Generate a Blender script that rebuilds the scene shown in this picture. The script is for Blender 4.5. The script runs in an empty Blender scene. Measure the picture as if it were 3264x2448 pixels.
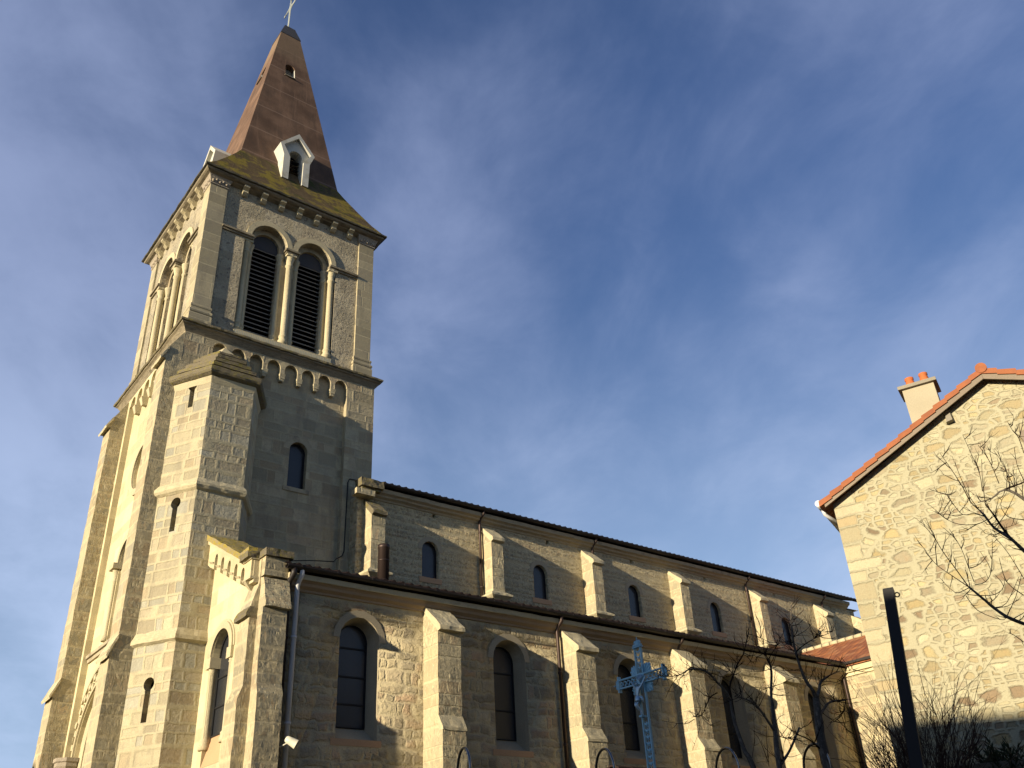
import bpy, bmesh, math, random
from mathutils import Vector, Matrix, noise
from mathutils.geometry import tessellate_polygon

SC = bpy.context.scene
COL = SC.collection
R = math.radians
random.seed(7)

# ------------------------------------------------------------------ camera
RW = ((0.79171647, -0.60885428, -0.04981458),
      (0.27459876, 0.42753867, -0.86128172),
      (0.54569273, 0.6682119, 0.50568004))
FPX = 2889.08
cam = bpy.data.cameras.new("camera")
cam_ob = bpy.data.objects.new("camera", cam)
COL.objects.link(cam_ob)
cam_ob.matrix_world = Matrix(((RW[0][0], -RW[1][0], -RW[2][0], 0),
                              (RW[0][1], -RW[1][1], -RW[2][1], 0),
                              (RW[0][2], -RW[1][2], -RW[2][2], 0),
                              (0, 0, 0, 1)))
cam.sensor_width = 36.0
cam.lens = FPX / 3264.0 * 36.0
cam.clip_start = 0.1
cam.clip_end = 6000
SC.camera = cam_ob

# ------------------------------------------------------------------ light, sky, exposure
SUN_EL, SUN_AZ = 9.6, 7.4            # light travels towards +X, turned SUN_AZ towards +Y
SUN_STRENGTH = 4.7
SKY_STRENGTH = 0.064
EXPOSURE = 0.98
sd = Vector((math.cos(R(SUN_EL)) * math.cos(R(SUN_AZ)), math.cos(R(SUN_EL)) * math.sin(R(SUN_AZ)), -math.sin(R(SUN_EL))))
sun = bpy.data.lights.new("sun", 'SUN')
sun.energy = SUN_STRENGTH
sun.angle = R(0.5)
sun.color = (1.0, 0.84, 0.60)
sun_ob = bpy.data.objects.new("sun", sun)
COL.objects.link(sun_ob)
sun_ob.rotation_euler = sd.to_track_quat('-Z', 'Y').to_euler()
sun_ob.location = (-30, -10, 40)

SC.view_settings.view_transform = 'Standard'
SC.view_settings.look = 'None'
SC.view_settings.gamma = 1.0
SC.view_settings.exposure = EXPOSURE


CLOUD_SEED, CLOUD_A, CLOUD_B = 55.4, 0.40, 0.67
SKY_LOW, SKY_HIGH = (1.32, 1.18, 1.16), (1.28, 1.15, 1.34)
CLOUD_LOW, CLOUD_HIGH = (3.9, 5.0, 7.1), (3.2, 3.85, 5.9)


class NT:
    """small shorthand for wiring shader nodes"""
    def __init__(s, tree):
        s.t = tree

    def n(s, kind, **kw):
        nd = s.t.nodes.new(kind)
        for k, v in kw.items():
            setattr(nd, k, v)
        return nd

    def put(s, sock, val):
        if isinstance(val, bpy.types.NodeSocket):
            s.t.links.new(val, sock)
        elif val is not None:
            if isinstance(val, (tuple, list)) and sock.type == 'RGBA' and len(val) == 3:
                val = (*val, 1)
            sock.default_value = val

    def m(s, op, a, b=None, c=None):
        nd = s.n('ShaderNodeMath', operation=op)
        s.put(nd.inputs[0], a); s.put(nd.inputs[1], b)
        if c is not None: s.put(nd.inputs[2], c)
        return nd.outputs[0]

    def step(s, x, a, b, lo=0.0, hi=1.0):
        nd = s.n('ShaderNodeMapRange', interpolation_type='SMOOTHSTEP')
        for i, v in enumerate((x, a, b, lo, hi)): s.put(nd.inputs[i], v)
        return nd.outputs[0]

    def mix(s, f, a, b, mode='MIX'):
        nd = s.n('ShaderNodeMix', data_type='RGBA', blend_type=mode)
        s.put(nd.inputs[0], f); s.put(nd.inputs[6], a); s.put(nd.inputs[7], b)
        return nd.outputs[2]

    def noise(s, vec, scale, detail=4, rough=0.55, dist=0.0, dims='3D'):
        nd = s.n('ShaderNodeTexNoise', noise_dimensions=dims)
        s.put(nd.inputs['Vector'], vec)
        nd.inputs['Scale'].default_value = scale
        nd.inputs['Detail'].default_value = detail
        nd.inputs['Roughness'].default_value = rough
        nd.inputs['Distortion'].default_value = dist
        return nd

    def sep(s, v):
        nd = s.n('ShaderNodeSeparateXYZ'); s.put(nd.inputs[0], v); return nd.outputs

    def comb(s, x, y, z=0.0):
        nd = s.n('ShaderNodeCombineXYZ')
        s.put(nd.inputs[0], x); s.put(nd.inputs[1], y); s.put(nd.inputs[2], z)
        return nd.outputs[0]

    def white(s, vec):
        nd = s.n('ShaderNodeTexWhiteNoise', noise_dimensions='3D'); s.put(nd.inputs['Vector'], vec); return nd.outputs

    def ramp(s, f, cols, const=True, pos=None):
        nd = s.n('ShaderNodeValToRGB')
        nd.color_ramp.interpolation = 'CONSTANT' if const else 'LINEAR'
        el = nd.color_ramp.elements
        n = len(cols)
        while len(el) < n: el.new(0.5)
        for i, c in enumerate(cols):
            el[i].position = (pos[i] if pos else (i / n if const else i / max(1, n - 1)))
            el[i].color = (*c, 1)
        s.put(nd.inputs[0], f)
        return nd.outputs[0]


# world: Nishita sky with thin procedural cirrus
world = bpy.data.worlds.new("World")
SC.world = world
world.use_nodes = True
wt = world.node_tree
wt.nodes.clear()
w = NT(wt)
sky = w.n('ShaderNodeTexSky', sky_type='NISHITA')
sky.sun_disc = False
sky.sun_elevation = R(SUN_EL)
sky.sun_rotation = math.atan2(-sd.x, -sd.y)
sky.air_density = 1.0
sky.dust_density = 0.25
sky.ozone_density = 3.0
sky.altitude = 800
tc = w.n('ShaderNodeTexCoord')
dx, dy, dz = w.sep(tc.outputs['Generated'])
den = w.m('ADD', w.m('MAXIMUM', dz, 0.0), 0.22)
# thin veils drawn out along one horizontal direction high above
ca, sa = math.cos(R(62)), math.sin(R(62))
px = w.m('DIVIDE', dx, den); py = w.m('DIVIDE', dy, den)
ax = w.m('ADD', w.m('MULTIPLY', px, ca), w.m('MULTIPLY', py, sa))
ay = w.m('SUBTRACT', w.m('MULTIPLY', py, ca), w.m('MULTIPLY', px, sa))
n_big = w.noise(w.comb(w.m('MULTIPLY', ax, 0.8), w.m('MULTIPLY', ay, 1.2), CLOUD_SEED), 0.9, 3, 0.5, 0.3)
n_str = w.noise(w.comb(w.m('MULTIPLY', ax, 0.8), w.m('MULTIPLY', ay, 2.2), CLOUD_SEED + 2.0), 1.5, 6, 0.52, 0.6)
n_puf = w.noise(w.comb(ax, w.m('MULTIPLY', ay, 1.2), CLOUD_SEED + 5.0), 4.0, 6, 0.6, 0.3)
mk = w.m('ADD', w.m('MULTIPLY', n_big.outputs[0], 0.58), w.m('ADD', w.m('MULTIPLY', n_str.outputs[0], 0.20), w.m('MULTIPLY', n_puf.outputs[0], 0.22)))
mk = w.m('ADD', mk, w.m('MULTIPLY', w.m('SUBTRACT', dy, dx), 0.09))
mk = w.m('ADD', mk, w.m('MULTIPLY', w.m('SUBTRACT', w.m('ADD', dx, dy), 1.05), 0.07))
mask = w.step(mk, CLOUD_A, CLOUD_B)
low = w.step(dz, 0.62, 0.22)
mask2 = w.m('MINIMUM', w.m('ADD', w.m('MULTIPLY', mask, 0.66), w.m('MULTIPLY', low, 0.40)), 0.92)
skyc = w.mix(1.0, sky.outputs[0], w.mix(w.step(dz, 0.25, 0.75), SKY_LOW, SKY_HIGH), 'MULTIPLY')
cl = w.mix(mask2, skyc, w.mix(w.step(dz, 0.15, 0.65), CLOUD_LOW, CLOUD_HIGH))
bg = w.n('ShaderNodeBackground')
bg.inputs['Strength'].default_value = SKY_STRENGTH
w.put(bg.inputs['Color'], cl)
wo = w.n('ShaderNodeOutputWorld')
wt.links.new(bg.outputs[0], wo.inputs[0])


# ------------------------------------------------------------------ materials
def new_mat(name, rough=0.9, spec=0.25, metal=0.0):
    m = bpy.data.materials.new(name)
    m.use_nodes = True
    t = NT(m.node_tree)
    b = m.node_tree.nodes['Principled BSDF']
    b.inputs['Roughness'].default_value = rough
    b.inputs['Specular IOR Level'].default_value = spec
    b.inputs['Metallic'].default_value = metal
    return m, t, b


def bump(t, b, h, strength, dist):
    bn = t.n('ShaderNodeBump')
    bn.inputs['Strength'].default_value = strength
    bn.inputs['Distance'].default_value = dist
    t.put(bn.inputs['Height'], h)
    t.put(b.inputs['Normal'], bn.outputs[0])


def uv_in(t, rnd=True):
    uv = t.n('ShaderNodeUVMap').outputs[0]
    if rnd:
        oi = t.n('ShaderNodeObjectInfo').outputs['Random']
        va = t.n('ShaderNodeVectorMath', operation='ADD')
        t.put(va.inputs[0], uv)
        t.put(va.inputs[1], t.comb(t.m('MULTIPLY', oi, 37.0), t.m('MULTIPLY', oi, 23.0), 0))
        uv = va.outputs[0]
    return uv


def grain(t, uv, col, amp_fine=0.22, amp_big=0.22, fine=34.0, big=0.8):
    f = t.noise(uv, fine, 4, 0.65).outputs[0]
    g = t.noise(uv, big, 4, 0.6).outputs[0]
    k = t.m('MULTIPLY', t.m('ADD', t.m('MULTIPLY', f, 2 * amp_fine), 1 - amp_fine),
            t.m('ADD', t.m('MULTIPLY', g, 2 * amp_big), 1 - amp_big))
    return t.mix(1.0, col, t.comb(k, k, k), 'MULTIPLY'), f


def ashlar(name, bw, bh, mw, cols, mcol, bumpd=0.02, bstr=0.7, dist=0.03, soft=0.02, rockface=0.6, mblend=1.0, rnd=True, pit=0.0, stepw=0.22, stain=0.45, mottle=0.30):
    """coursed stone blocks with uneven widths and heights, in metres of the UV map"""
    m, t, b = new_mat(name, 0.93, 0.15)
    cols = [(c[0], c[1] * .985, c[2] * .86) for c in cols]
    mcol = (mcol[0], mcol[1] * .985, mcol[2] * .86)
    uv = uv_in(t, rnd)
    u, v, _ = t.sep(uv)
    nz = t.noise(uv, 3.2, 3, 0.6).outputs['Color']
    nr, ng, nb = t.sep(nz)
    v1 = t.m('DIVIDE', t.m('ADD', v, t.m('MULTIPLY', t.m('SUBTRACT', ng, 0.5), dist)), bh)
    v2 = t.m('ADD', v1, t.m('MULTIPLY', t.m('SINE', t.m('MULTIPLY', v1, 1.9)), 0.22))
    row = t.m('FLOOR', v2); fv = t.m('FRACT', v2)
    rr = t.white(t.comb(row, 3.1, 0.7))[0]
    u1 = t.m('DIVIDE', t.m('ADD', u, t.m('MULTIPLY', t.m('SUBTRACT', nr, 0.5), dist)), bw)
    u2 = t.m('ADD', t.m('MULTIPLY', u1, t.m('ADD', 0.75, t.m('MULTIPLY', rr, 0.55))), t.m('MULTIPLY', rr, 31.0))
    u3 = t.m('ADD', u2, t.m('MULTIPLY', t.m('SINE', t.m('ADD', t.m('MULTIPLY', u2, 2.1), t.m('MULTIPLY', rr, 40.0))), 0.33))
    colm = t.m('FLOOR', u3); fu = t.m('FRACT', u3)
    ex = t.m('MULTIPLY', t.m('MINIMUM', fu, t.m('SUBTRACT', 1.0, fu)), bw)
    ey = t.m('MULTIPLY', t.m('MINIMUM', fv, t.m('SUBTRACT', 1.0, fv)), bh)
    d = t.m('MINIMUM', ex, ey)
    nf = t.noise(uv, 22.0, 4, 0.65).outputs[0]
    d2 = t.m('ADD', d, t.m('MULTIPLY', t.m('SUBTRACT', nf, 0.5), mw * 1.3))
    idc = t.white(t.comb(colm, row, 1.7))
    mk = t.step(d2, mw * 0.5, mw * 0.5 + soft)
    sc = t.ramp(idc[0], cols)
    i1, i2, i3 = t.sep(idc[1])
    bright = t.m('ADD', 0.82, t.m('MULTIPLY', i2, 0.36))
    sc = t.mix(1.0, sc, t.comb(bright, bright, bright), 'MULTIPLY')
    col = t.mix(t.m('MULTIPLY', mk, 1.0), t.mix(mblend, sc, mcol), sc)
    col, f = grain(t, uv, col, 0.30, 0.20)
    st = t.noise(t.comb(t.m('MULTIPLY', u, 2.2), t.m('MULTIPLY', v, 0.45), 5.0), 1.5, 5, 0.62).outputs[0]
    sk = t.step(st, 0.50, 0.72)
    col = t.mix(t.m('MULTIPLY', sk, stain), col, (.20, .175, .13))
    ml = t.step(t.noise(uv, 4.3, 5, 0.7).outputs[0], 0.46, 0.66)
    col = t.mix(t.m('MULTIPLY', ml, mottle), col, (.24, .215, .165))
    if pit > 0:
        pn = t.noise(uv, 7.0, 3, 0.6).outputs[0]
        pk = t.step(pn, 0.58, 0.66)
        col = t.mix(t.m('MULTIPLY', pk, pit), col, (0.13, 0.115, 0.10))
    t.put(b.inputs['Base Color'], col)
    rock = t.noise(uv, 11.0, 5, 0.68).outputs[0]
    h = t.m('ADD', t.m('MULTIPLY', mk, stepw), t.m('MULTIPLY', t.m('MULTIPLY', t.m('ADD', 0.35, t.m('MULTIPLY', mk, 0.65)), rock), rockface))
    h = t.m('ADD', h, t.m('MULTIPLY', i3, t.m('MULTIPLY', mk, stepw * 0.4)))
    if stepw == 0: h = t.m('MULTIPLY', rock, rockface)
    bump(t, b, h, bstr, bumpd)
    return m


def rubble(name, su, sv, cols, mcol, quoin=True):
    """random rubble: big stones with small ones packed between, mortar lapped over the edges"""
    m, t, b = new_mat(name, 0.93, 0.15)
    uv = uv_in(t, False)
    u, v, _ = t.sep(uv)
    dr, dg, db = t.sep(t.noise(uv, 7.0, 4, 0.65).outputs['Color'])
    wr, wg, wb = t.sep(t.noise(uv, 0.8, 2, 0.5).outputs['Color'])
    nf = t.noise(uv, 20.0, 4, 0.7).outputs[0]

    def layer(su, sv, off, dd):
        uu = t.m('ADD', t.m('DIVIDE', u, su), t.m('ADD', t.m('MULTIPLY', wr, 1.3 + off * .1), t.m('MULTIPLY', dr, dd)))
        vv = t.m('ADD', t.m('DIVIDE', v, sv), t.m('ADD', t.m('MULTIPLY', wg, 0.45), t.m('ADD', t.m('MULTIPLY', dg, dd), off)))
        vec = t.comb(uu, vv, 0)
        vo = t.n('ShaderNodeTexVoronoi', voronoi_dimensions='2D', feature='F1')
        ve = t.n('ShaderNodeTexVoronoi', voronoi_dimensions='2D', feature='DISTANCE_TO_EDGE')
        for nd in (vo, ve):
            t.put(nd.inputs['Vector'], vec)
            nd.inputs['Scale'].default_value = 1.0
            nd.inputs['Randomness'].default_value = 0.62
        c1, c2, c3 = t.sep(vo.outputs['Color'])
        th = t.m('ADD', 0.06, t.m('MULTIPLY', t.m('MULTIPLY', c3, c3), 0.12))
        e = t.m('ADD', ve.outputs['Distance'], t.m('MULTIPLY', t.m('SUBTRACT', nf, 0.5), 0.22))
        mk = t.step(t.m('SUBTRACT', e, th), -0.02, 0.17)
        sc = t.ramp(c1, cols)
        br = t.m('ADD', 0.84, t.m('MULTIPLY', c2, 0.30))
        return mk, t.mix(1.0, sc, t.comb(br, br, br), 'MULTIPLY'), c3

    mkA, cA, idA = layer(su, sv, 0.0, 0.42)
    mkB, cB, idB = layer(su * .5, sv * .55, 7.3, 0.5)
    big = t.m('GREATER_THAN', idA, 0.50)
    mA = t.m('MULTIPLY', mkA, big)
    rim = t.m('MULTIPLY', t.m('SUBTRACT', 1.0, big), 1.0)
    mB = t.m('MULTIPLY', t.m('MULTIPLY', mkB, rim), 0.8)
    col = t.mix(mB, mcol, cB)
    col = t.mix(mA, col, cA)
    blot = t.step(t.noise(uv, 9.0, 5, 0.7).outputs[0], 0.50, 0.70)
    anyst = t.m('MAXIMUM', mA, mB)
    col = t.mix(t.m('MULTIPLY', t.m('MULTIPLY', blot, anyst), 0.30), col, (.33, .22, .12))
    rough = t.noise(uv, 14.0, 5, 0.7).outputs[0]
    hh = t.m('MULTIPLY', anyst, t.m('ADD', 0.5, t.m('MULTIPLY', rough, 0.9)))
    if quoin:
        bh, bw = 0.31, 0.62
        vq = t.m('ADD', v, t.m('ADD', t.m('MULTIPLY', t.m('SUBTRACT', dg, 0.5), 0.10), t.m('MULTIPLY', t.m('SINE', t.m('MULTIPLY', v, 5.3)), 0.07)))
        row = t.m('FLOOR', t.m('DIVIDE', vq, bh)); fv = t.m('FRACT', t.m('DIVIDE', vq, bh))
        odd = t.m('MODULO', t.m('ADD', row, 100.0), 2.0)
        rr = t.white(t.comb(row, 5.0, 0.0))
        wq = t.m('ADD', 0.20, t.m('ADD', t.m('MULTIPLY', odd, 0.22), t.m('MULTIPLY', rr[0], 0.30)))
        uq = t.m('ADD', u, t.m('MULTIPLY', t.m('SUBTRACT', dr, 0.5), 0.16))
        ed = t.m('MINIMUM', t.m('MULTIPLY', t.m('MINIMUM', fv, t.m('SUBTRACT', 1.0, fv)), bh), t.m('SUBTRACT', wq, uq))
        inq = t.step(t.m('SUBTRACT', wq, uq), -0.02, 0.0)
        mq = t.step(t.m('ADD', ed, t.m('MULTIPLY', t.m('SUBTRACT', nf, 0.5), 0.05)), 0.0, 0.05)
        qb = t.m('ADD', 0.88, t.m('MULTIPLY', rr[0], 0.22))
        qc = t.mix(1.0, t.ramp(rr[0], [(.36, .32, .205), (.32, .285, .18), (.39, .345, .225), (.34, .28, .165), (.37, .335, .225)]), t.comb(qb, qb, qb), 'MULTIPLY')
        qc = t.mix(t.m('MULTIPLY', blot, 0.35), qc, (.30, .22, .13))
        qc = t.mix(mq, mcol, qc)
        col = t.mix(inq, col, qc)
        hm = t.n('ShaderNodeMix', data_type='FLOAT')
        t.put(hm.inputs[0], inq); t.put(hm.inputs[2], hh); t.put(hm.inputs[3], t.m('MULTIPLY', mq, t.m('ADD', 0.5, t.m('MULTIPLY', rough, 0.7))))
        hh = hm.outputs[0]
    col, f = grain(t, uv, col, 0.26, 0.14)
    t.put(b.inputs['Base Color'], col)
    bump(t, b, t.m('ADD', hh, t.m('MULTIPLY', f, 0.18)), 0.9, 0.035)
    return m


def plain(name, col, rough=0.85, spec=0.25, metal=0.0, fine=0.18, big=0.2, bstr=0.25, bd=0.01, col2=None, c2scale=1.5, thr=(0.5, 0.62), c2amt=1.0, fscale=34.0, rnd=True):
    m, t, b = new_mat(name, rough, spec, metal)
    uv = uv_in(t, rnd)
    c = col
    if col2:
        k = t.step(t.noise(uv, c2scale, 5, 0.65).outputs[0], thr[0], thr[1])
        c = t.mix(t.m('MULTIPLY', k, c2amt), col, col2)
    else:
        c = t.mix(0.0, col, col)
    c, f = grain(t, uv, c, fine, big, fscale)
    t.put(b.inputs['Base Color'], c)
    if bstr: bump(t, b, f, bstr, bd)
    return m


M = {}
STONE = [(.34, .305, .225), (.37, .325, .235), (.31, .285, .22), (.385, .34, .245), (.33, .29, .21), (.29, .27, .22), (.35, .285, .20)]
M['ashlar'] = ashlar('granite_ashlar', 0.46, 0.29, 0.014, STONE, (.42, .37, .265), 0.016, 0.8, 0.05, 0.04, 0.8, stepw=.10, mottle=.45)
M['turret'] = ashlar('turret_ashlar', 0.40, 0.265, 0.028, [(.335, .325, .285), (.36, .335, .265), (.315, .31, .28), (.345, .31, .245), (.38, .345, .265), (.35, .30, .225)], (.40, .365, .275), 0.03, 0.9, 0.07, 0.045, 1.2, stepw=.16, mottle=.3)
M['facade'] = ashlar('pale_dressed_facade', 0.75, 0.36, 0.006, [(.49, .44, .315), (.51, .45, .32), (.475, .425, .305)], (.52, .46, .33), 0.008, 0.4, 0.02, 0.03, 0.4, 0.5, stain=.25, mottle=.12)
M['tower_side'] = ashlar('tower_side_stone', 0.44, 0.30, 0.010, [(.36, .32, .24), (.39, .345, .255), (.33, .30, .235), (.37, .325, .25), (.345, .285, .21)], (.40, .355, .265), 0.035, 0.8, 0.05, 0.05, 0.9, 0.6, stepw=.05, mottle=.45)
M['belfry'] = ashlar('pitted_belfry_granite', 0.40, 0.36, 0.004, [(.39, .355, .29), (.41, .37, .30), (.375, .345, .29), (.40, .36, .295)], (.41, .37, .30), 0.07, 1.0, 0.10, 0.06, 1.4, 0.3, True, 0.75, stepw=.0, mottle=.4)
M['pilaster'] = ashlar('pilaster_ashlar', 1.3, 0.36, 0.012, [(.33, .295, .22), (.30, .27, .21), (.355, .315, .235)], (.43, .385, .285), 0.008, 0.6, 0.01, 0.02, 0.7, mottle=.4)
M['aisle'] = ashlar('aisle_wall_stone', 0.33, 0.22, 0.020, [(.44, .38, .275), (.39, .335, .25), (.46, .40, .285), (.43, .345, .25), (.36, .315, .235), (.47, .41, .29), (.32, .28, .215), (.43, .325, .235), (.445, .39, .28), (.41, .36, .265)], (.44, .39, .28), 0.055, 1.0, 0.24, 0.06, 1.2, 0.65, stepw=.08, mottle=.4)
M['clere'] = ashlar('clerestory_rubble', 0.26, 0.17, 0.026, [(.47, .41, .29), (.41, .355, .26), (.50, .44, .31), (.45, .38, .27), (.48, .42, .30), (.33, .29, .22), (.44, .35, .25)], (.49, .43, .305), 0.055, 1.0, 0.22, 0.06, 1.3, 0.7, stepw=.12, mottle=.35)
M['buttress'] = ashlar('buttress_stone', 0.55, 0.33, 0.016, [(.40, .355, .26), (.375, .335, .25), (.415, .37, .27), (.39, .335, .24), (.35, .32, .245), (.41, .335, .235)], (.45, .40, .29), 0.028, 0.9, 0.06, 0.03, 1.0, stepw=.16, mottle=.25)
M['dressed'] = plain('dressed_stone', (.44, .39, .255), 0.9, 0.15, fine=0.26, big=0.28, bstr=0.7, bd=0.018, col2=(.26, .23, .165), c2scale=3.2, thr=(0.50, 0.70), c2amt=0.55)
M['reddish'] = plain('reddish_sill_stone', (.44, .28, .16), 0.9, 0.15, fine=0.2, big=0.2, bstr=0.4, bd=0.01)
M['cornice'] = plain('weathered_cornice', (.36, .31, .21), 0.9, 0.15, fine=0.25, big=0.35, bstr=0.5, bd=0.012, col2=(.16, .135, .10), c2scale=2.2, thr=(0.48, 0.70), c2amt=0.7)
M['darkcornice'] = plain('dark_weathered_shaded_moulding', (.25, .215, .15), 0.92, 0.12, fine=0.28, big=0.35, bstr=0.5, bd=0.012, col2=(.10, .088, .062), c2scale=2.2, thr=(0.42, 0.66), c2amt=0.75)  # weathered mouldings; on the imposts the dark tone also paints shade
M['reveal'] = plain('window_reveal_stone', (.34, .295, .205), 0.92, 0.12, fine=0.26, big=0.3, bstr=0.6, bd=0.015)
M['brownmould'] = plain('brown_shaded_moulding', (.30, .235, .165), 0.92, 0.12, fine=0.28, big=0.3, bstr=0.5, bd=0.012)  # darker brown puts the shade below the aisle cornice slab into the colour
M['lichen'] = plain('lichen_covered_coping', (.24, .20, .115), 0.95, 0.1, fine=0.35, big=0.3, bstr=0.8, bd=0.02, col2=(.30, .235, .04), c2scale=2.4, thr=(0.40, 0.58), c2amt=0.85)
M['mossy'] = plain('mossy_stone', (.155, .135, .095), 0.95, 0.1, fine=0.4, big=0.35, bstr=1.0, bd=0.03, col2=(.19, .165, .03), c2scale=2.6, thr=(0.47, 0.66), c2amt=0.8)
M['carved'] = plain('carved_capital', (.30, .26, .20), 0.9, 0.15, fine=0.3, big=0.3, bstr=0.8, bd=0.03, fscale=16)
M['slate'] = plain('dark_slate', (.045, .045, .05), 0.7, 0.4, fine=0.25, big=0.3, bstr=0.4, bd=0.01)
M['slate_edge'] = plain('dark_eave_slab', (.06, .055, .045), 0.85, 0.3, fine=0.3, big=0.4, bstr=0.6, bd=0.02, col2=(.11, .10, .035), c2scale=4.0)
M['white'] = plain('white_painted_render', (.46, .46, .41), 0.8, 0.2, fine=0.12, big=0.2, bstr=0.2, bd=0.005, col2=(.30, .26, .16), c2scale=2.2, thr=(0.50, 0.68), c2amt=0.6)
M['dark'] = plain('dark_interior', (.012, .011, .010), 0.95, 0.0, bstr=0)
M['louvre'] = plain('louvre_slat', (.20, .18, .15), 0.85, 0.2, fine=0.25, big=0.3, bstr=0.3)
M['gutter'] = plain('brown_gutter', (.016, .012, .011), 0.55, 0.4, fine=0.1, big=0.2, bstr=0)
M['copper'] = plain('brown_copper_pipe', (.05, .034, .029), 0.5, 0.5, 0.6, fine=0.1, big=0.25, bstr=0)
M['zinc'] = plain('grey_zinc_pipe', (.52, .53, .54), 0.5, 0.4, 0.0, fine=0.06, big=0.15, bstr=0)
M['steel'] = plain('stainless_steel', (.20, .19, .175), 0.25, 0.5, 0.95, fine=0.03, big=0.06, bstr=0)
M['blackmetal'] = plain('black_painted_metal', (.012, .012, .013), 0.6, 0.3, fine=0.15, big=0.2, bstr=0)
M['iron'] = plain('weathered_iron', (.26, .29, .28), 0.6, 0.4, 0.2, fine=0.2, big=0.2, bstr=0.2)
M['blue'] = plain('pale_blue_paint', (.25, .47, .57), 0.5, 0.35, fine=0.10, big=0.16, bstr=0.15, bd=0.003)
M['silver'] = plain('worn_silver_paint', (.30, .42, .50), 0.32, 0.5, 0.45, fine=0.2, big=0.2, bstr=0.2, bd=0.004)
M['timber'] = plain('grey_weathered_timber', (.20, .165, .125), 0.85, 0.2, fine=0.3, big=0.3, bstr=0.4)
M['bark'] = plain('grey_bark', (.085, .075, .062), 0.95, 0.1, fine=0.4, big=0.35, bstr=0.9, bd=0.015, col2=(.15, .135, .11), c2scale=6.0, fscale=22)
M['twig'] = plain('brown_twig', (.018, .012, .010), 1.0, 0.03, fine=0.25, big=0.3, bstr=0)
M['redtwig'] = plain('reddish_twig', (.045, .020, .014), 0.85, 0.2, fine=0.25, big=0.3, bstr=0)
M['shrub'] = plain('shrub_twig', (.065, .045, .032), 0.9, 0.15, fine=0.25, big=0.3, bstr=0)
M['needle'] = plain('dark_evergreen_leaf', (.030, .042, .018), 0.75, 0.25, fine=0.3, big=0.3, bstr=0)
M['chimney'] = plain('cream_render', (.34, .305, .22), 0.9, 0.15, fine=0.14, big=0.2, bstr=0.2, bd=0.006)
M['concrete'] = plain('grey_concrete', (.22, .20, .155), 0.9, 0.2, fine=0.3, big=0.3, bstr=0.5, bd=0.01)
M['pot'] = plain('terracotta', (.42, .12, .04), 0.75, 0.25, fine=0.12, big=0.2, bstr=0.1)
M['asphalt'] = plain('asphalt', (.05, .05, .05), 0.9, 0.2, fine=0.3, big=0.2, bstr=0.5, rnd=False)
M['paving'] = plain('terrace_gravel', (.085, .08, .05), 0.95, 0.1, fine=0.35, big=0.25, bstr=0.6, rnd=False)
M['lampwhite'] = plain('cream_lamp_housing', (.55, .53, .42), 0.5, 0.4, fine=0.05, big=0.1, bstr=0)
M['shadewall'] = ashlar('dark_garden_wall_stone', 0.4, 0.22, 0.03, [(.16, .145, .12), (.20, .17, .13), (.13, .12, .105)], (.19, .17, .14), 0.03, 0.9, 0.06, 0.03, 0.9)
M['plaster'] = plain('beige_plaster', (.40, .35, .27), 0.9, 0.15, fine=0.1, big=0.2, bstr=0.2)
M['house'] = rubble('rubble_house_stone', 0.43, 0.24,
                    [(.36, .325, .205), (.385, .35, .225), (.31, .26, .15), (.40, .37, .245), (.28, .245, .165), (.35, .285, .15), (.215, .165, .105), (.375, .345, .235), (.33, .295, .19), (.39, .33, .18)],
                    (.335, .315, .215))


def glass_mat(name, col, rough):
    m, t, b = new_mat(name, rough, 0.5)
    uv = uv_in(t)
    c, f = grain(t, uv, t.mix(0.0, col, col), 0.15, 0.35, 20.0, 1.6)
    t.put(b.inputs['Base Color'], c)
    # lead cames: a fine grid of lozenges
    u, v, _ = t.sep(uv)
    a = t.m('FRACT', t.m('MULTIPLY', t.m('ADD', u, v), 9.0))
    bb = t.m('FRACT', t.m('MULTIPLY', t.m('SUBTRACT', u, v), 9.0))
    g = t.m('MINIMUM', t.m('MINIMUM', a, t.m('SUBTRACT', 1.0, a)), t.m('MINIMUM', bb, t.m('SUBTRACT', 1.0, bb)))
    bump(t, b, t.m('ADD', t.m('MULTIPLY', t.step(g, 0.0, 0.08), 0.5), t.noise(uv, 4.0, 2, 0.5).outputs[0]), 0.35, 0.006)
    return m


M['glass'] = glass_mat('dark_leaded_glass', (.022, .024, .028), 0.22)


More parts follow.
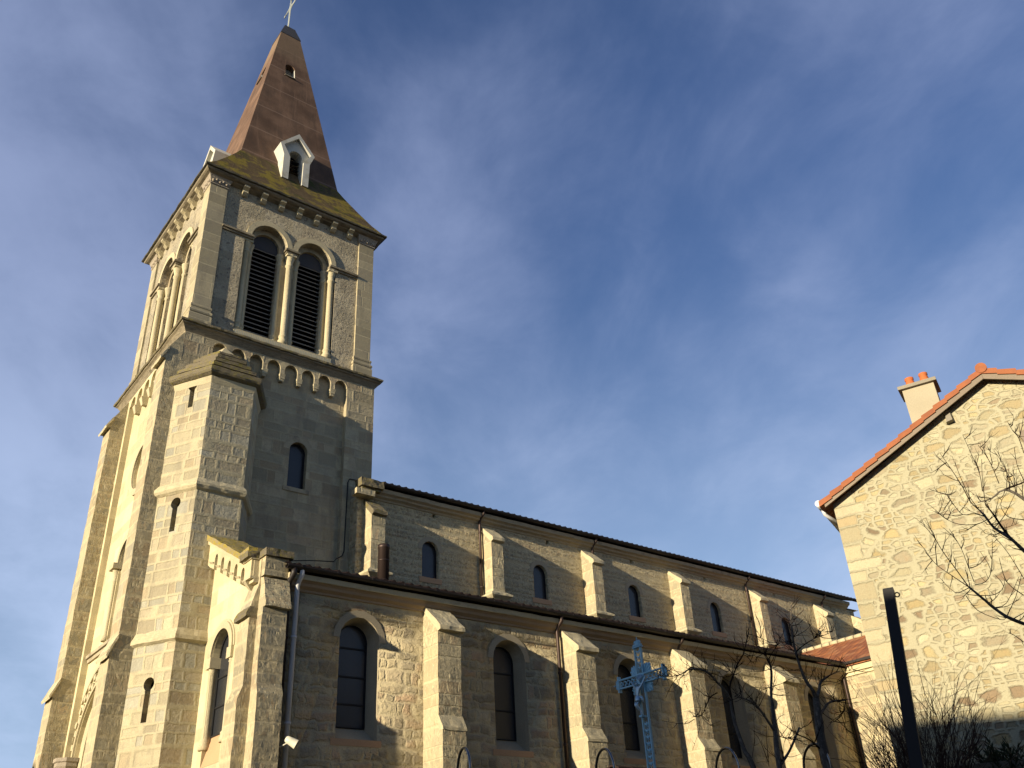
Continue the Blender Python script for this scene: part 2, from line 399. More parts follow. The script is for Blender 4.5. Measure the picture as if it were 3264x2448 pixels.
def spire_mat():
    """stained brown cement render with mossy, darker skirt"""
    m, t, b = new_mat('brown_cement_render', 0.93, 0.12)
    uv = uv_in(t, False)
    u, v, _ = t.sep(uv)
    n1 = t.noise(uv, 0.9, 5, 0.62).outputs[0]
    n2 = t.noise(t.comb(t.m('MULTIPLY', u, 1.0), t.m('MULTIPLY', v, 0.35), 0), 2.6, 5, 0.6).outputs[0]
    base = t.mix(t.step(n1, 0.35, 0.68), (.095, .060, .042), (.165, .105, .072))
    base = t.mix(t.m('MULTIPLY', t.step(n2, 0.46, 0.66), 0.6), base, (.075, .052, .040))
    n3 = t.noise(t.comb(t.m('MULTIPLY', u, 2.4), t.m('MULTIPLY', v, 0.22), 9.0), 2.2, 5, 0.65).outputs[0]
    base = t.mix(t.m('MULTIPLY', t.step(n3, 0.50, 0.70), 0.5), base, (.20, .125, .085))
    # pour lines of the render, roughly every 1.3 m
    fr = t.m('FRACT', t.m('ADD', t.m('DIVIDE', v, 1.33), t.m('MULTIPLY', n1, 0.05)))
    ln = t.m('SUBTRACT', 1.0, t.step(t.m('MINIMUM', fr, t.m('SUBTRACT', 1.0, fr)), 0.005, 0.03))
    base = t.mix(t.m('MULTIPLY', ln, 0.45), base, (.26, .185, .14))
    top = t.step(t.m('ADD', v, t.m('MULTIPLY', n1, 1.5)), 27.6, 28.9)
    base = t.mix(t.m('MULTIPLY', top, 0.6), base, (.20, .145, .095))
    c, f = grain(t, uv, base, 0.22, 0.18, 24.0, 0.7)
    t.put(b.inputs['Base Color'], c)
    bump(t, b, t.m('ADD', f, t.m('MULTIPLY', n2, 0.7)), 0.3, 0.012)
    return m


def skirt_mat():
    m, t, b = new_mat('mossy_spire_skirt', 0.95, 0.1)
    uv = uv_in(t, False)
    n1 = t.noise(uv, 0.75, 5, 0.62).outputs[0]
    n2 = t.noise(uv, 3.4, 6, 0.68).outputs[0]
    c = t.mix(t.step(n2, 0.40, 0.66), (.085, .062, .035), (.12, .088, .048))
    k = t.step(t.m('ADD', t.m('MULTIPLY', n1, 0.6), t.m('MULTIPLY', n2, 0.4)), 0.49, 0.57)
    c = t.mix(t.m('MULTIPLY', k, 0.75), c, (.185, .15, .022))
    k2 = t.step(t.noise(uv, 1.9, 5, 0.7).outputs[0], 0.56, 0.64)
    c = t.mix(t.m('MULTIPLY', k2, 0.8), c, (.050, .062, .014))
    c, f = grain(t, uv, c, 0.32, 0.2, 26.0, 0.8)
    t.put(b.inputs['Base Color'], c)
    bump(t, b, t.m('ADD', f, n2), 0.8, 0.03)
    return m


def tile_mat(name, cols, tw, th):
    m, t, b = new_mat(name, 0.8, 0.2)
    uv = uv_in(t, False)
    u, v, _ = t.sep(uv)
    a = t.m('DIVIDE', u, tw); c = t.m('DIVIDE', v, th)
    fu = t.m('FRACT', a); fv = t.m('FRACT', c)
    idv = t.white(t.comb(t.m('FLOOR', a), t.m('FLOOR', c), 0.4))[0]
    col = t.ramp(idv, cols)
    arch = t.m('SINE', t.m('MULTIPLY', fu, math.pi))
    gap = t.step(t.m('MINIMUM', fv, t.m('SUBTRACT', 1.0, fv)), 0.0, 0.06)
    col = t.mix(t.m('MULTIPLY', t.m('SUBTRACT', 1.0, gap), 0.6), col, (.06, .03, .02))
    col, f = grain(t, uv, col, 0.2, 0.2, 26.0, 1.0)
    t.put(b.inputs['Base Color'], col)
    bump(t, b, t.m('ADD', t.m('MULTIPLY', arch, 1.0), t.m('ADD', t.m('MULTIPLY', fv, -0.5), t.m('MULTIPLY', f, 0.15))), 0.9, 0.05)
    return m


M['spire'] = spire_mat()
M['skirt'] = skirt_mat()
M['redtile'] = tile_mat('red_clay_tile', [(.30, .115, .05), (.36, .14, .06), (.26, .10, .05), (.33, .15, .075), (.22, .085, .045)], 0.22, 0.30)
M['orangetile'] = plain('orange_clay_tile', (.26, .095, .042), 0.8, 0.2, fine=0.15, big=0.3, bstr=0.2, col2=(.20, .075, .04), c2scale=2.8, thr=(0.45, 0.62), c2amt=0.6)
M['darktile'] = plain('brown_roof_tile', (.026, .016, .013), 0.85, 0.2, fine=0.25, big=0.3, bstr=0.3)


# ------------------------------------------------------------------ geometry helpers
RELIEF = {'clerestory_wall': (.0045, .075, .34, .21), 'aisle_wall': (.0055, .085, .46, .27)}
ROUGH = {'buttress': (.010, .16, 3.0), 'weathering_slab': (.014, .12, 4.0), 'string_course': (.010, .2, 3.0), 'string_course_ledge': (.016, .15, 4.0), 'turret_string': (.014, .12, 4.0),
         'turret_roof': (.010, .12, 4.0), 'pier_cap': (.020, .10, 4.0), 'gable_coping': (.018, .12, 4.0), 'roof_kneeler': (.022, .08, 4.0), 'eave_slab': (.014, .15, 4.0), 'aisle_cornice': (.010, .3, 2.5), 'aisle_cornice_slab': (.008, .3, 2.5), 'nave_cornice': (.010, .3, 2.5),
         'gutter': (.010, .4, 1.2), 'buttress_base': (.014, .08, 4.0), 'wall_body': (.02, .2, 3.0)}


class MB:
    def __init__(s):
        s.v = []; s.f = []; s.sm = []

    def face_raw(s, pts, smooth=False):
        i = len(s.v)
        s.v += [tuple(p) for p in pts]
        s.f.append(tuple(range(i, i + len(pts)))); s.sm.append(smooth)

    def box(s, x0, x1, y0, y1, z0, z1):
        s.hexa([(x0, y0, z0), (x1, y0, z0), (x1, y1, z0), (x0, y1, z0), (x0, y0, z1), (x1, y0, z1), (x1, y1, z1), (x0, y1, z1)])

    def hexa(s, p):
        i = len(s.v)
        s.v += [tuple(q) for q in p]
        for f in ((3, 2, 1, 0), (4, 5, 6, 7), (0, 1, 5, 4), (1, 2, 6, 5), (2, 3, 7, 6), (3, 0, 4, 7)):
            s.f.append(tuple(i + k for k in f)); s.sm.append(False)

    def fbox(s, F, u0, u1, v0, v1, d0, d1):
        s.hexa([F(u0, v0, d0), F(u1, v0, d0), F(u1, v0, d1), F(u0, v0, d1), F(u0, v1, d0), F(u1, v1, d0), F(u1, v1, d1), F(u0, v1, d1)])

    def plate(s, F, outer, holes=(), d0=0.0, d1=0.2, back=True):
        """closed slab in frame F between depths d0 and d1, with holes right through"""
        loops = [outer] + list(holes)
        tri = tessellate_polygon([[Vector((u, v, 0)) for u, v in l] for l in loops])
        flat = [p for l in loops for p in l]
        for d in ((d0, d1) if back else (d0,)):
            i = len(s.v)
            s.v += [tuple(F(u, v, d)) for u, v in flat]
            for t in tri:
                s.f.append(tuple(i + k for k in t)); s.sm.append(False)
        for l in loops:
            n = len(l)
            for k in range(n):
                a, b = l[k], l[(k + 1) % n]
                s.face_raw([F(a[0], a[1], d0), F(b[0], b[1], d0), F(b[0], b[1], d1), F(a[0], a[1], d1)])

    def prism(s, pts, vec):
        """extrude a planar loop of 3D points along vec"""
        n = len(pts); i = len(s.v)
        vec = Vector(vec)
        s.v += [tuple(p) for p in pts] + [tuple(Vector(p) + vec) for p in pts]
        s.f.append(tuple(i + k for k in range(n))); s.sm.append(False)
        s.f.append(tuple(i + n + k for k in reversed(range(n)))); s.sm.append(False)
        for k in range(n):
            j = (k + 1) % n
            s.f.append((i + k, i + j, i + n + j, i + n + k)); s.sm.append(False)

    def loft(s, loops, cap=True, smooth=False):
        n = len(loops[0]); i = len(s.v)
        for l in loops: s.v += [tuple(p) for p in l]
        for a in range(len(loops) - 1):
            for k in range(n):
                j = (k + 1) % n
                s.f.append((i + a * n + k, i + a * n + j, i + (a + 1) * n + j, i + (a + 1) * n + k)); s.sm.append(smooth)
        if cap:
            s.f.append(tuple(i + k for k in reversed(range(n)))); s.sm.append(False)
            s.f.append(tuple(i + (len(loops) - 1) * n + k for k in range(n))); s.sm.append(False)

    def rloft(s, x0, x1, y0, y1, prof):
        s.loft([[(x0 - e, y0 - e, z), (x1 + e, y0 - e, z), (x1 + e, y1 + e, z), (x0 - e, y1 + e, z)] for e, z in prof])

    def tube(s, pts, rad, n=8, smooth=True, cap=True):
        pts = [Vector(p) for p in pts]
        if not hasattr(rad, '__len__'): rad = [rad] * len(pts)
        loops = []
        up = None
        for i, p in enumerate(pts):
            d = (pts[min(i + 1, len(pts) - 1)] - pts[max(i - 1, 0)])
            if d.length < 1e-9: d = Vector((0, 0, 1))
            d.normalize()
            if up is None:
                up = Vector((0, 0, 1)) if abs(d.z) < 0.9 else Vector((1, 0, 0))
            a = d.cross(up)
            if a.length < 1e-6: a = d.cross(Vector((1, 0, 0)))
            a.normalize(); bb = a.cross(d).normalized(); up = bb
            loops.append([p + (a * math.cos(2 * math.pi * k / n) + bb * math.sin(2 * math.pi * k / n)) * rad[i] for k in range(n)])
        s.loft(loops, cap, smooth)

    def lathe(s, c, prof, n=16, smooth=True, axis=(0, 0, 1)):
        c = Vector(c); q = Vector((0, 0, 1)).rotation_difference(Vector(axis))
        s.loft([[c + q @ Vector((r * math.cos(2 * math.pi * k / n), r * math.sin(2 * math.pi * k / n), z)) for k in range(n)] for r, z in prof], True, smooth)

    def ring(s, F, uc, vc, r0, r1, d0, d1, a0=0.0, a1=math.pi, n=20):
        pts_o = [(uc + r1 * math.cos(a0 + (a1 - a0) * k / n), vc + r1 * math.sin(a0 + (a1 - a0) * k / n)) for k in range(n + 1)]
        pts_i = [(uc + r0 * math.cos(a0 + (a1 - a0) * k / n), vc + r0 * math.sin(a0 + (a1 - a0) * k / n)) for k in range(n + 1)]
        for k in range(n):
            q = [pts_i[k], pts_o[k], pts_o[k + 1], pts_i[k + 1]]
            s.hexa([F(*q[0], d0), F(*q[1], d0), F(*q[2], d0), F(*q[3], d0), F(*q[0], d1), F(*q[1], d1), F(*q[2], d1), F(*q[3], d1)])

    def build(s, name, mat, parent=None, recalc=True, merge=False):
        me = bpy.data.meshes.new(name)
        me.from_pydata(s.v, [], s.f)
        me.polygons.foreach_set('use_smooth', s.sm)
        if name in RELIEF:
            amp, seg, sx, sz = RELIEF[name]
            bm = bmesh.new(); bm.from_mesh(me)
            bmesh.ops.remove_doubles(bm, verts=bm.verts, dist=1e-4)
            bmesh.ops.triangulate(bm, faces=bm.faces)
            for _ in range(14):
                le = [e for e in bm.edges if e.calc_length() > seg]
                if not le or len(bm.faces) > 120000: break
                le.sort(key=lambda e: -e.calc_length())
                mx = le[0].calc_length()
                bmesh.ops.subdivide_edges(bm, edges=[e for e in le if e.calc_length() > max(seg, mx * .5)], cuts=1)
                bmesh.ops.triangulate(bm, faces=[f for f in bm.faces if len(f.verts) > 3])
            for v in bm.verts:
                p = v.co
                row = math.floor(p.z / sz)
                q = Vector((p.x / sx, p.z / sz, 0)) + noise.noise_vector(p * 1.3) * .7
                dd = noise.voronoi(q)[0]
                h = min(1.0, (dd[1] - dd[0]) / .30); h = h * h * (3 - 2 * h)
                hv = noise.noise(Vector((math.floor(q.x * 2), math.floor(q.y * 2), 3)) * 1.7)
                v.co.y -= ((h - .65) + .5 * noise.noise(p * 7.0) + .35 * noise.noise(p * 14.0) + .3 * hv) * amp
            for f in bm.faces: f.smooth = True
            bm.to_mesh(me); bm.free()
        if name in ROUGH:
            amp, seg, sc = ROUGH[name]
            bm = bmesh.new(); bm.from_mesh(me)
            bmesh.ops.triangulate(bm, faces=bm.faces)
            for _ in range(8):
                le = [e for e in bm.edges if e.calc_length() > seg]
                if not le or len(bm.faces) > 30000: break
                bmesh.ops.subdivide_edges(bm, edges=le, cuts=1)
                bmesh.ops.triangulate(bm, faces=[f for f in bm.faces if len(f.verts) > 3])
            for v in bm.verts:
                p = v.co
                v.co = p + (noise.noise_vector(p * sc) + 0.5 * noise.noise_vector(p * sc * 2.7 + Vector((7, 3, 1)))) * amp
            bm.to_mesh(me); bm.free()
        if recalc:
            bm = bmesh.new(); bm.from_mesh(me)
            if merge: bmesh.ops.remove_doubles(bm, verts=bm.verts, dist=1e-5)
            bmesh.ops.recalc_face_normals(bm, faces=bm.faces)
            bm.to_mesh(me); bm.free()
        uvl = me.uv_layers.new(name='UVMap')
        vs = me.vertices
        Z = Vector((0, 0, 1))
        for p in me.polygons:
            nn = p.normal
            if abs(nn.z) > 0.95:
                for li in p.loop_indices:
                    co = vs[me.loops[li].vertex_index].co
                    uvl.data[li].uv = (co.x, co.y)
            else:
                t = Z.cross(nn).normalized()
                if t.x + t.y * 0.7 < 0: t = -t
                b2 = nn.cross(t).normalized()
                if b2.z < 0: b2 = -b2
                steep = abs(nn.z) < 0.35
                for li in p.loop_indices:
                    co = vs[me.loops[li].vertex_index].co
                    uvl.data[li].uv = (co.dot(t), co.z if steep else co.dot(b2))
        me.materials.append(M[mat] if isinstance(mat, str) else mat)
        o = bpy.data.objects.new(name, me)
        COL.objects.link(o)
        if parent is not None: o.parent = parent
        return o


def Sf(c): return lambda u, v, d: (u, c + d, v)          # wall facing the camera side (-Y)
def Wf(c): return lambda u, v, d: (c + d, u, v)          # wall facing the sun (-X)


def arch(c, hw, z0, zs, n=16):
    """loop of a round-headed opening"""
    return [(c - hw, z0), (c + hw, z0)] + [(c + hw * math.cos(math.pi * k / n), zs + hw * math.sin(math.pi * k / n)) for k in range(n + 1)]


def rect(a, b, c, d): return [(a, c), (b, c), (b, d), (a, d)]


def empty(name, label, cat, loc=(0, 0, 0), group=None):
    o = bpy.data.objects.new(name, None)
    COL.objects.link(o)
    o.location = loc
    o.empty_display_size = 0.3
    tag(o, label, cat, group)
    return o


def tag(o, label=None, cat=None, group=None, kind=None):
    if label: o['label'] = label
    if cat: o['category'] = cat
    if group: o['group'] = group
    if kind: o['kind'] = kind
    return o


def copy_tree(o, parent=None):
    c = o.copy(); COL.objects.link(c)
    if parent is not None: c.parent = parent
    for ch in list(o.children): copy_tree(ch, c)
    return c


def at(Zr, x, y, r):
    """world point seen at zoom pixel (x, y), r metres away on the ground plan"""
    x0, y0, s = Zr
    a = (x0 + x * s - 1632) / FPX; b = (y0 + y * s - 1224) / FPX
    v = Vector((RW[0][0] * a + RW[1][0] * b + RW[2][0], RW[0][1] * a + RW[1][1] * b + RW[2][1], RW[0][2] * a + RW[1][2] * b + RW[2][2]))
    return v * (r / math.hypot(v.x, v.y))


S2 = (2100, 2000, 400 / 1481.0); S3 = (2450, 1900, 400 / 1211.0); S4 = (2750, 2050, 514 / 2143.0); S5 = (2900, 1300, 364 / 755.0)
GZ = 1.1        # level of the church terrace (camera eye is z = 0)
RZ = -1.6       # road level

# ------------------------------------------------------------------ ground
g = MB(); g.face_raw([(-1500, -1500, RZ), (1500, -1500, RZ), (1500, 1500, RZ), (-1500, 1500, RZ)])
tag(g.build('ground', 'asphalt'), kind='structure')
tn = Vector((-0.354, -0.935)); td = Vector((0.935, -0.354)); tp = Vector((7.04, 9.36))
pa = tp - td * 60; pb = tp + td * 60
g = MB(); g.prism([(pa.x, pa.y, RZ - .2), (pb.x, pb.y, RZ - .2), (90, 90, RZ - .2), (-30, 90, RZ - .2)], (0, 0, GZ - RZ + .2))
tag(g.build('terrace', 'paving'), kind='structure')
g = MB()
for a, b_, z0, z1, th in ((-58, 58, RZ - .1, GZ + .12, .30), (-58, 58, GZ + .124, GZ + .2, .38)):
    p = tp + td * a; q = tp + td * b_
    g.prism([(p.x, p.y, z0), (q.x, q.y, z0), (q.x + tn.x * th, q.y + tn.y * th, z0), (p.x + tn.x * th, p.y + tn.y * th, z0)], (0, 0, z1 - z0))
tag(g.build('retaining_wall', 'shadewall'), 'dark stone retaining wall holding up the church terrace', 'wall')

# ================================================================== CHURCH
church = empty('church', 'pale granite church with a tall bell tower and brown spire, long nave and buttressed aisle', 'church', (8.5, 22.7, GZ))
XW, XE, YS, YN = 5.72, 11.30, 20.20, 25.40       # lower tower


def put(mb, name, mat, parent=None, label=None):
    o = mb.build(name, mat)
    o.parent = parent or church
    if (parent or church) is church:
        o.matrix_parent_inverse = Matrix.Translation(-Vector(church.location))
    if label: o['label'] = label
    return o


def sub(mb, name, mat, parent):
    o = mb.build(name, mat)
    o.parent = parent
    o.matrix_parent_inverse = Matrix.Identity(4)
    if parent.parent is church:
        pass
    return o


# -- lower tower, south side
m = MB()
hole = [(10.43, GZ - .1), (10.43, 13.2)]
xs = [6.68 + .507 * i for i in range(8)]
for i in range(7, -1, -1):
    c = xs[i]
    hole += [(c + .19 * math.cos(math.pi * k / 12), 13.2 + .195 * math.sin(math.pi * k / 12)) for k in range(13)]
    if i: hole += [(c - .19, 13.03), (c - .317, 13.03)]
hole += [(6.49, GZ - .1)]
m.plate(Sf(YS), rect(XW, XE, GZ - .3, 13.46), [hole], 0, .16)
m.plate(Sf(YS + .157), rect(XW + .01, XE - .01, GZ - .3, 13.45), [arch(9.165, .255, 9.88, 10.95)], 0, .30)
m.box(XE - .3, XE, YS + .17, YN, GZ - .3, 13.46)
m.box(XW + .3, XE - .3, YN - .3, YN, GZ - .3, 13.46)
m.box(XW + .3, XE - .3, YS + .457, YN - .3, GZ - .3, 8.0)
put(m, 'tower_side_wall', 'tower_side')
for i in range(7):
    x = xs[i] + .2535
    m = MB()
    m.hexa([(x - .05, YS + .03, 12.83), (x + .05, YS + .03, 12.83), (x + .05, YS + .15, 12.83), (x - .05, YS + .15, 12.83),
            (x - .085, YS - .03, 13.03), (x + .085, YS - .03, 13.03), (x + .085, YS + .15, 13.03), (x - .085, YS + .15, 13.03)])
    m.box(x - .075, x + .075, YS - .002, YS + .15, 12.90, 12.95)
    put(m, 'corbel', 'dressed')


def arched_window(F, c, hw, z0, zs, depth, parent_part=True, bars=(), frame=.035, mat='glass'):
    """pane part with iron bars, set at depth in the wall"""
    m = MB()
    m.plate(F, arch(c, hw, z0, zs), (), depth, depth + .02)
    w_ = put(m, 'window', mat)
    fr = MB()
    n = 16
    o = arch(c, hw + .002, z0, zs, n); i_ = arch(c, hw - frame, z0 + frame, zs, n)
    fr.plate(F, o, [i_], depth - .03, depth + .01)
    for b in bars:
        fr.fbox(F, c - hw + frame, c + hw - frame, b - .016, b + .016, depth - .022, depth + .005)
    f = fr.build('window_frame', 'blackmetal'); f.parent = w_
    return w_


arched_window(Sf(YS + .157), 9.165, .255, 9.88, 10.95, .17)
m = MB(); m.ring(Sf(YS + .157), 9.165, 10.95, .262, .44, -.006, .05, 0, math.pi, 11)
put(m, 'window_arch', 'cornice')
m = MB(); m.fbox(Sf(YS + .157), 8.80, 9.53, 9.76, 9.874, -.03, .1)
put(m, 'window_sill', 'cornice')

# -- facade (west)
m = MB()
ys = [21.28 + .58 * i for i in range(6)]
hole = [(21.0, GZ + .2), (24.46, GZ + .2), (24.46, 13.15)]
for i in range(5, -1, -1):
    c = ys[i]
    hole += [(c + .2 * math.cos(math.pi * k / 12), 13.18 + .2 * math.sin(math.pi * k / 12)) for k in range(13)]
    if i: hole += [(c - .2, 12.95), (c - .38, 12.95)]
hole += [(21.0, 13.15)]
m.plate(Wf(XW), rect(YS + .162, YN, GZ - .3, 13.46), [hole], 0, .16)
ppt = arch(22.73, 1.50, GZ, 3.72, 28)
ocu = [(22.72 + .62 * math.cos(2 * math.pi * k / 28), 10.66 + .62 * math.sin(2 * math.pi * k / 28)) for k in range(28)]
m.plate(Wf(XW + .157), rect(YS + .3, YN - .01, GZ - .3, 13.45), [ppt, arch(22.68, .50, 6.2, 8.12), ocu], 0, .3)
put(m, 'facade_wall', 'facade')
for i in range(5):
    y = ys[i] + .29
    m = MB()
    m.hexa([(XW + .03, y - .06, 12.72), (XW + .03, y + .06, 12.72), (XW + .15, y + .06, 12.72), (XW + .15, y - .06, 12.72),
            (XW - .04, y - .11, 12.95), (XW - .04, y + .11, 12.95), (XW + .15, y + .11, 12.95), (XW + .15, y - .11, 12.95)])
    put(m, 'corbel', 'dressed')
F = Wf(XW + .157)
m = MB(); m.ring(F, 22.72, 10.66, .625, .80, -.05, .1, 0, 2 * math.pi, 36); m.ring(F, 22.72, 10.66, .50, .62, .08, .2, 0, 2 * math.pi, 36)
put(m, 'rose_window_ring', 'dressed')
m = MB(); m.plate(F, [(22.72 + .6 * math.cos(2 * math.pi * k / 28), 10.66 + .6 * math.sin(2 * math.pi * k / 28)) for k in range(28)], (), .21, .23)
put(m, 'rose_window', 'glass')
arched_window(F, 22.68, .44, 6.2, 8.12, .26)
m = MB()
m.ring(F, 22.68, 8.12, .505, .66, -.06, .08); m.ring(F, 22.68, 8.12, .70, .80, -.03, .05)
put(m, 'window_hood', 'dressed')
for s in (-1, 1):
    m = MB(); m.lathe((XW + .157 - .02, 22.68 + s * .60, 6.2), [(.09, 0), (.09, .1), (.055, .16), (.05, 1.45), (.07, 1.48), (.05, 1.51), (.10, 1.78)], 14)
    m.lathe((XW + .157 + .12, 22.68 + s * .47, 6.2), [(.06, 0), (.045, .12), (.04, 1.5), (.08, 1.78)], 12)
    m.fbox(F, 22.68 + s * .60 - .17, 22.68 + s * .60 + .17, 7.98, 8.12, -.17, .1)
    put(m, 'colonnette', 'dressed')
m = MB(); m.fbox(F, 21.02, 24.44, 6.02, 6.10, -.10, .05); m.fbox(F, 21.02, 24.44, 5.92, 6.018, -.05, .05)
put(m, 'sill_course', 'cornice')
# portal: three stepped orders and a checkered moulding
m = MB()
for r0, r1, d0, d1 in ((1.18, 1.498, .10, .3), (.90, 1.18, .24, .42)):
    m.ring(F, 22.73, 3.72, r0, r1, d0, d1, 0, math.pi, 30)
    for s in (-1, 1):
        a, b_ = sorted((22.73 + s * r0, 22.73 + s * r1)); m.fbox(F, a, b_, GZ, 3.72, d0, d1)
m.ring(F, 22.73, 3.72, 1.52, 1.60, -.05, .04, 0, math.pi, 30)
m.ring(F, 22.73, 3.72, 1.92, 2.0, -.05, .04, math.radians(38), math.radians(142), 30)
put(m, 'portal_arch', 'dressed')
m = MB()
for k in range(34):
    a0 = math.pi * (k + .08) / 34; a1 = math.pi * (k + .92) / 34
    r0 = 1.62 if k % 2 else 1.76
    m.ring(F, 22.73, 3.72, r0, r0 + .13, -.05, .03, a0, a1, 1)
put(m, 'arch_moulding', 'dressed')
m = MB(); m.fbox(F, 21.8, 23.66, GZ, 4.7, .43, .5); put(m, 'portal_door', 'timber')
for s in (-1, 1):
    m = MB()
    yc_ = 22.73 + s * 1.68
    m.lathe((XW + .1, yc_, GZ), [(.24, 0), (.24, .25), (.15, .35), (.14, 1.95), (.17, 2.0), (.14, 2.05), (.24, 2.36)], 16)
    m.loft([[(XW + .1 + rr * math.cos(math.pi / 8 + k * math.pi / 4), yc_ + rr * math.sin(math.pi / 8 + k * math.pi / 4), z) for k in range(8)] for rr, z in ((.25, 3.46), (.30, 3.52), (.30, 3.60), (.34, 3.62), (.34, 3.70))])
    put(m, 'portal_column', 'carved')

# -- facade buttresses
for y0, y1 in ((YS, 20.86), (24.62, 25.28)):
    m = MB()
    prof = [(5.24, GZ - .3), (5.24, 5.11), (5.18, 5.11), (5.17, 5.18), (5.345, 5.56), (5.345, 12.5), (5.25, 12.5), (5.236, 12.57), (5.70, 13.40), (5.73, 13.42), (5.73, GZ - .3)]
    e = .0 if y0 == YS else .0
    m.prism([(x, y0 - .001, z) for x, z in prof], (0, y1 - y0, 0))
    put(m, 'buttress', 'ashlar')
    for x0, z0, x1, z1 in ((5.15, 5.12, 5.345, 5.58), (5.215, 12.52, 5.40, 12.87)):
        m = MB()
        m.prism([(x0, y0 - .035, z0), (x1, y0 - .035, z1), (x1, y0 - .035, z1 - .1), (x0 + .02, y0 - .035, z0 - .06)], (0, y1 - y0 + .07, 0))
        put(m, 'weathering_slab', 'dressed')

# -- string course and belfry
m = MB()
m.rloft(5.74, 11.28, YS + .02, 25.38, [(0, 13.42), (.05, 13.5), (.09, 13.56), (.12, 13.60), (.17, 13.63), (.17, 13.66)])
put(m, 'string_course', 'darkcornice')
m = MB()
m.rloft(5.74, 11.28, YS + .02, 25.38, [(.20, 13.662), (.215, 13.68), (.215, 13.73), (.19, 13.75), (-.2, 13.84)])
put(m, 'string_course_ledge', 'mossy')

BX0, BX1, BY0, BY1 = 5.79, 11.15, 20.25, 25.20
for (x0, x1) in ((BX0, BX0 + .5), (BX1 - .52, BX1)):
    for (y0, y1) in ((BY0, BY0 + .5), (BY1 - .5, BY1)):
        m = MB()
        m.box(x0, x1, y0, y1, 13.70, 18.66)
        put(m, 'corner_pilaster', 'pilaster')
        m = MB()
        m.rloft(x0, x1, y0, y1, [(.055, 13.72), (.055, 14.08), (.03, 14.12), (.05, 14.14), (.06, 14.18), (.05, 14.22), (.02, 14.25), (.02, 14.30), (.035, 14.32), (.04, 14.36), (.03, 14.39), (.004, 14.40)])
        put(m, 'pilaster_base', 'pilaster')
        m = MB()
        m.rloft(x0, x1, y0, y1, [(.01, 18.62), (.03, 18.64), (.03, 18.67), (.01, 18.69), (.02, 18.70), (.07, 18.86), (.09, 18.90), (.09, 18.93)])
        random.seed(int(x0 * 10 + y0))
        for k in range(5):
            xx = x0 + (x1 - x0) * (k + .5) / 5
            m.lathe((xx, y0 - .03, 18.74 + .05 * (k % 2)), [(.012, -.05), (.045, -.02), (.04, .03), (.015, .06)], 7)
            yy = y0 + (y1 - y0) * (k + .5) / 5
            m.lathe((x0 - .03, yy, 18.74 + .05 * (k % 2)), [(.012, -.05), (.045, -.02), (.04, .03), (.015, .06)], 7)
        put(m, 'carved_capital', 'carved')


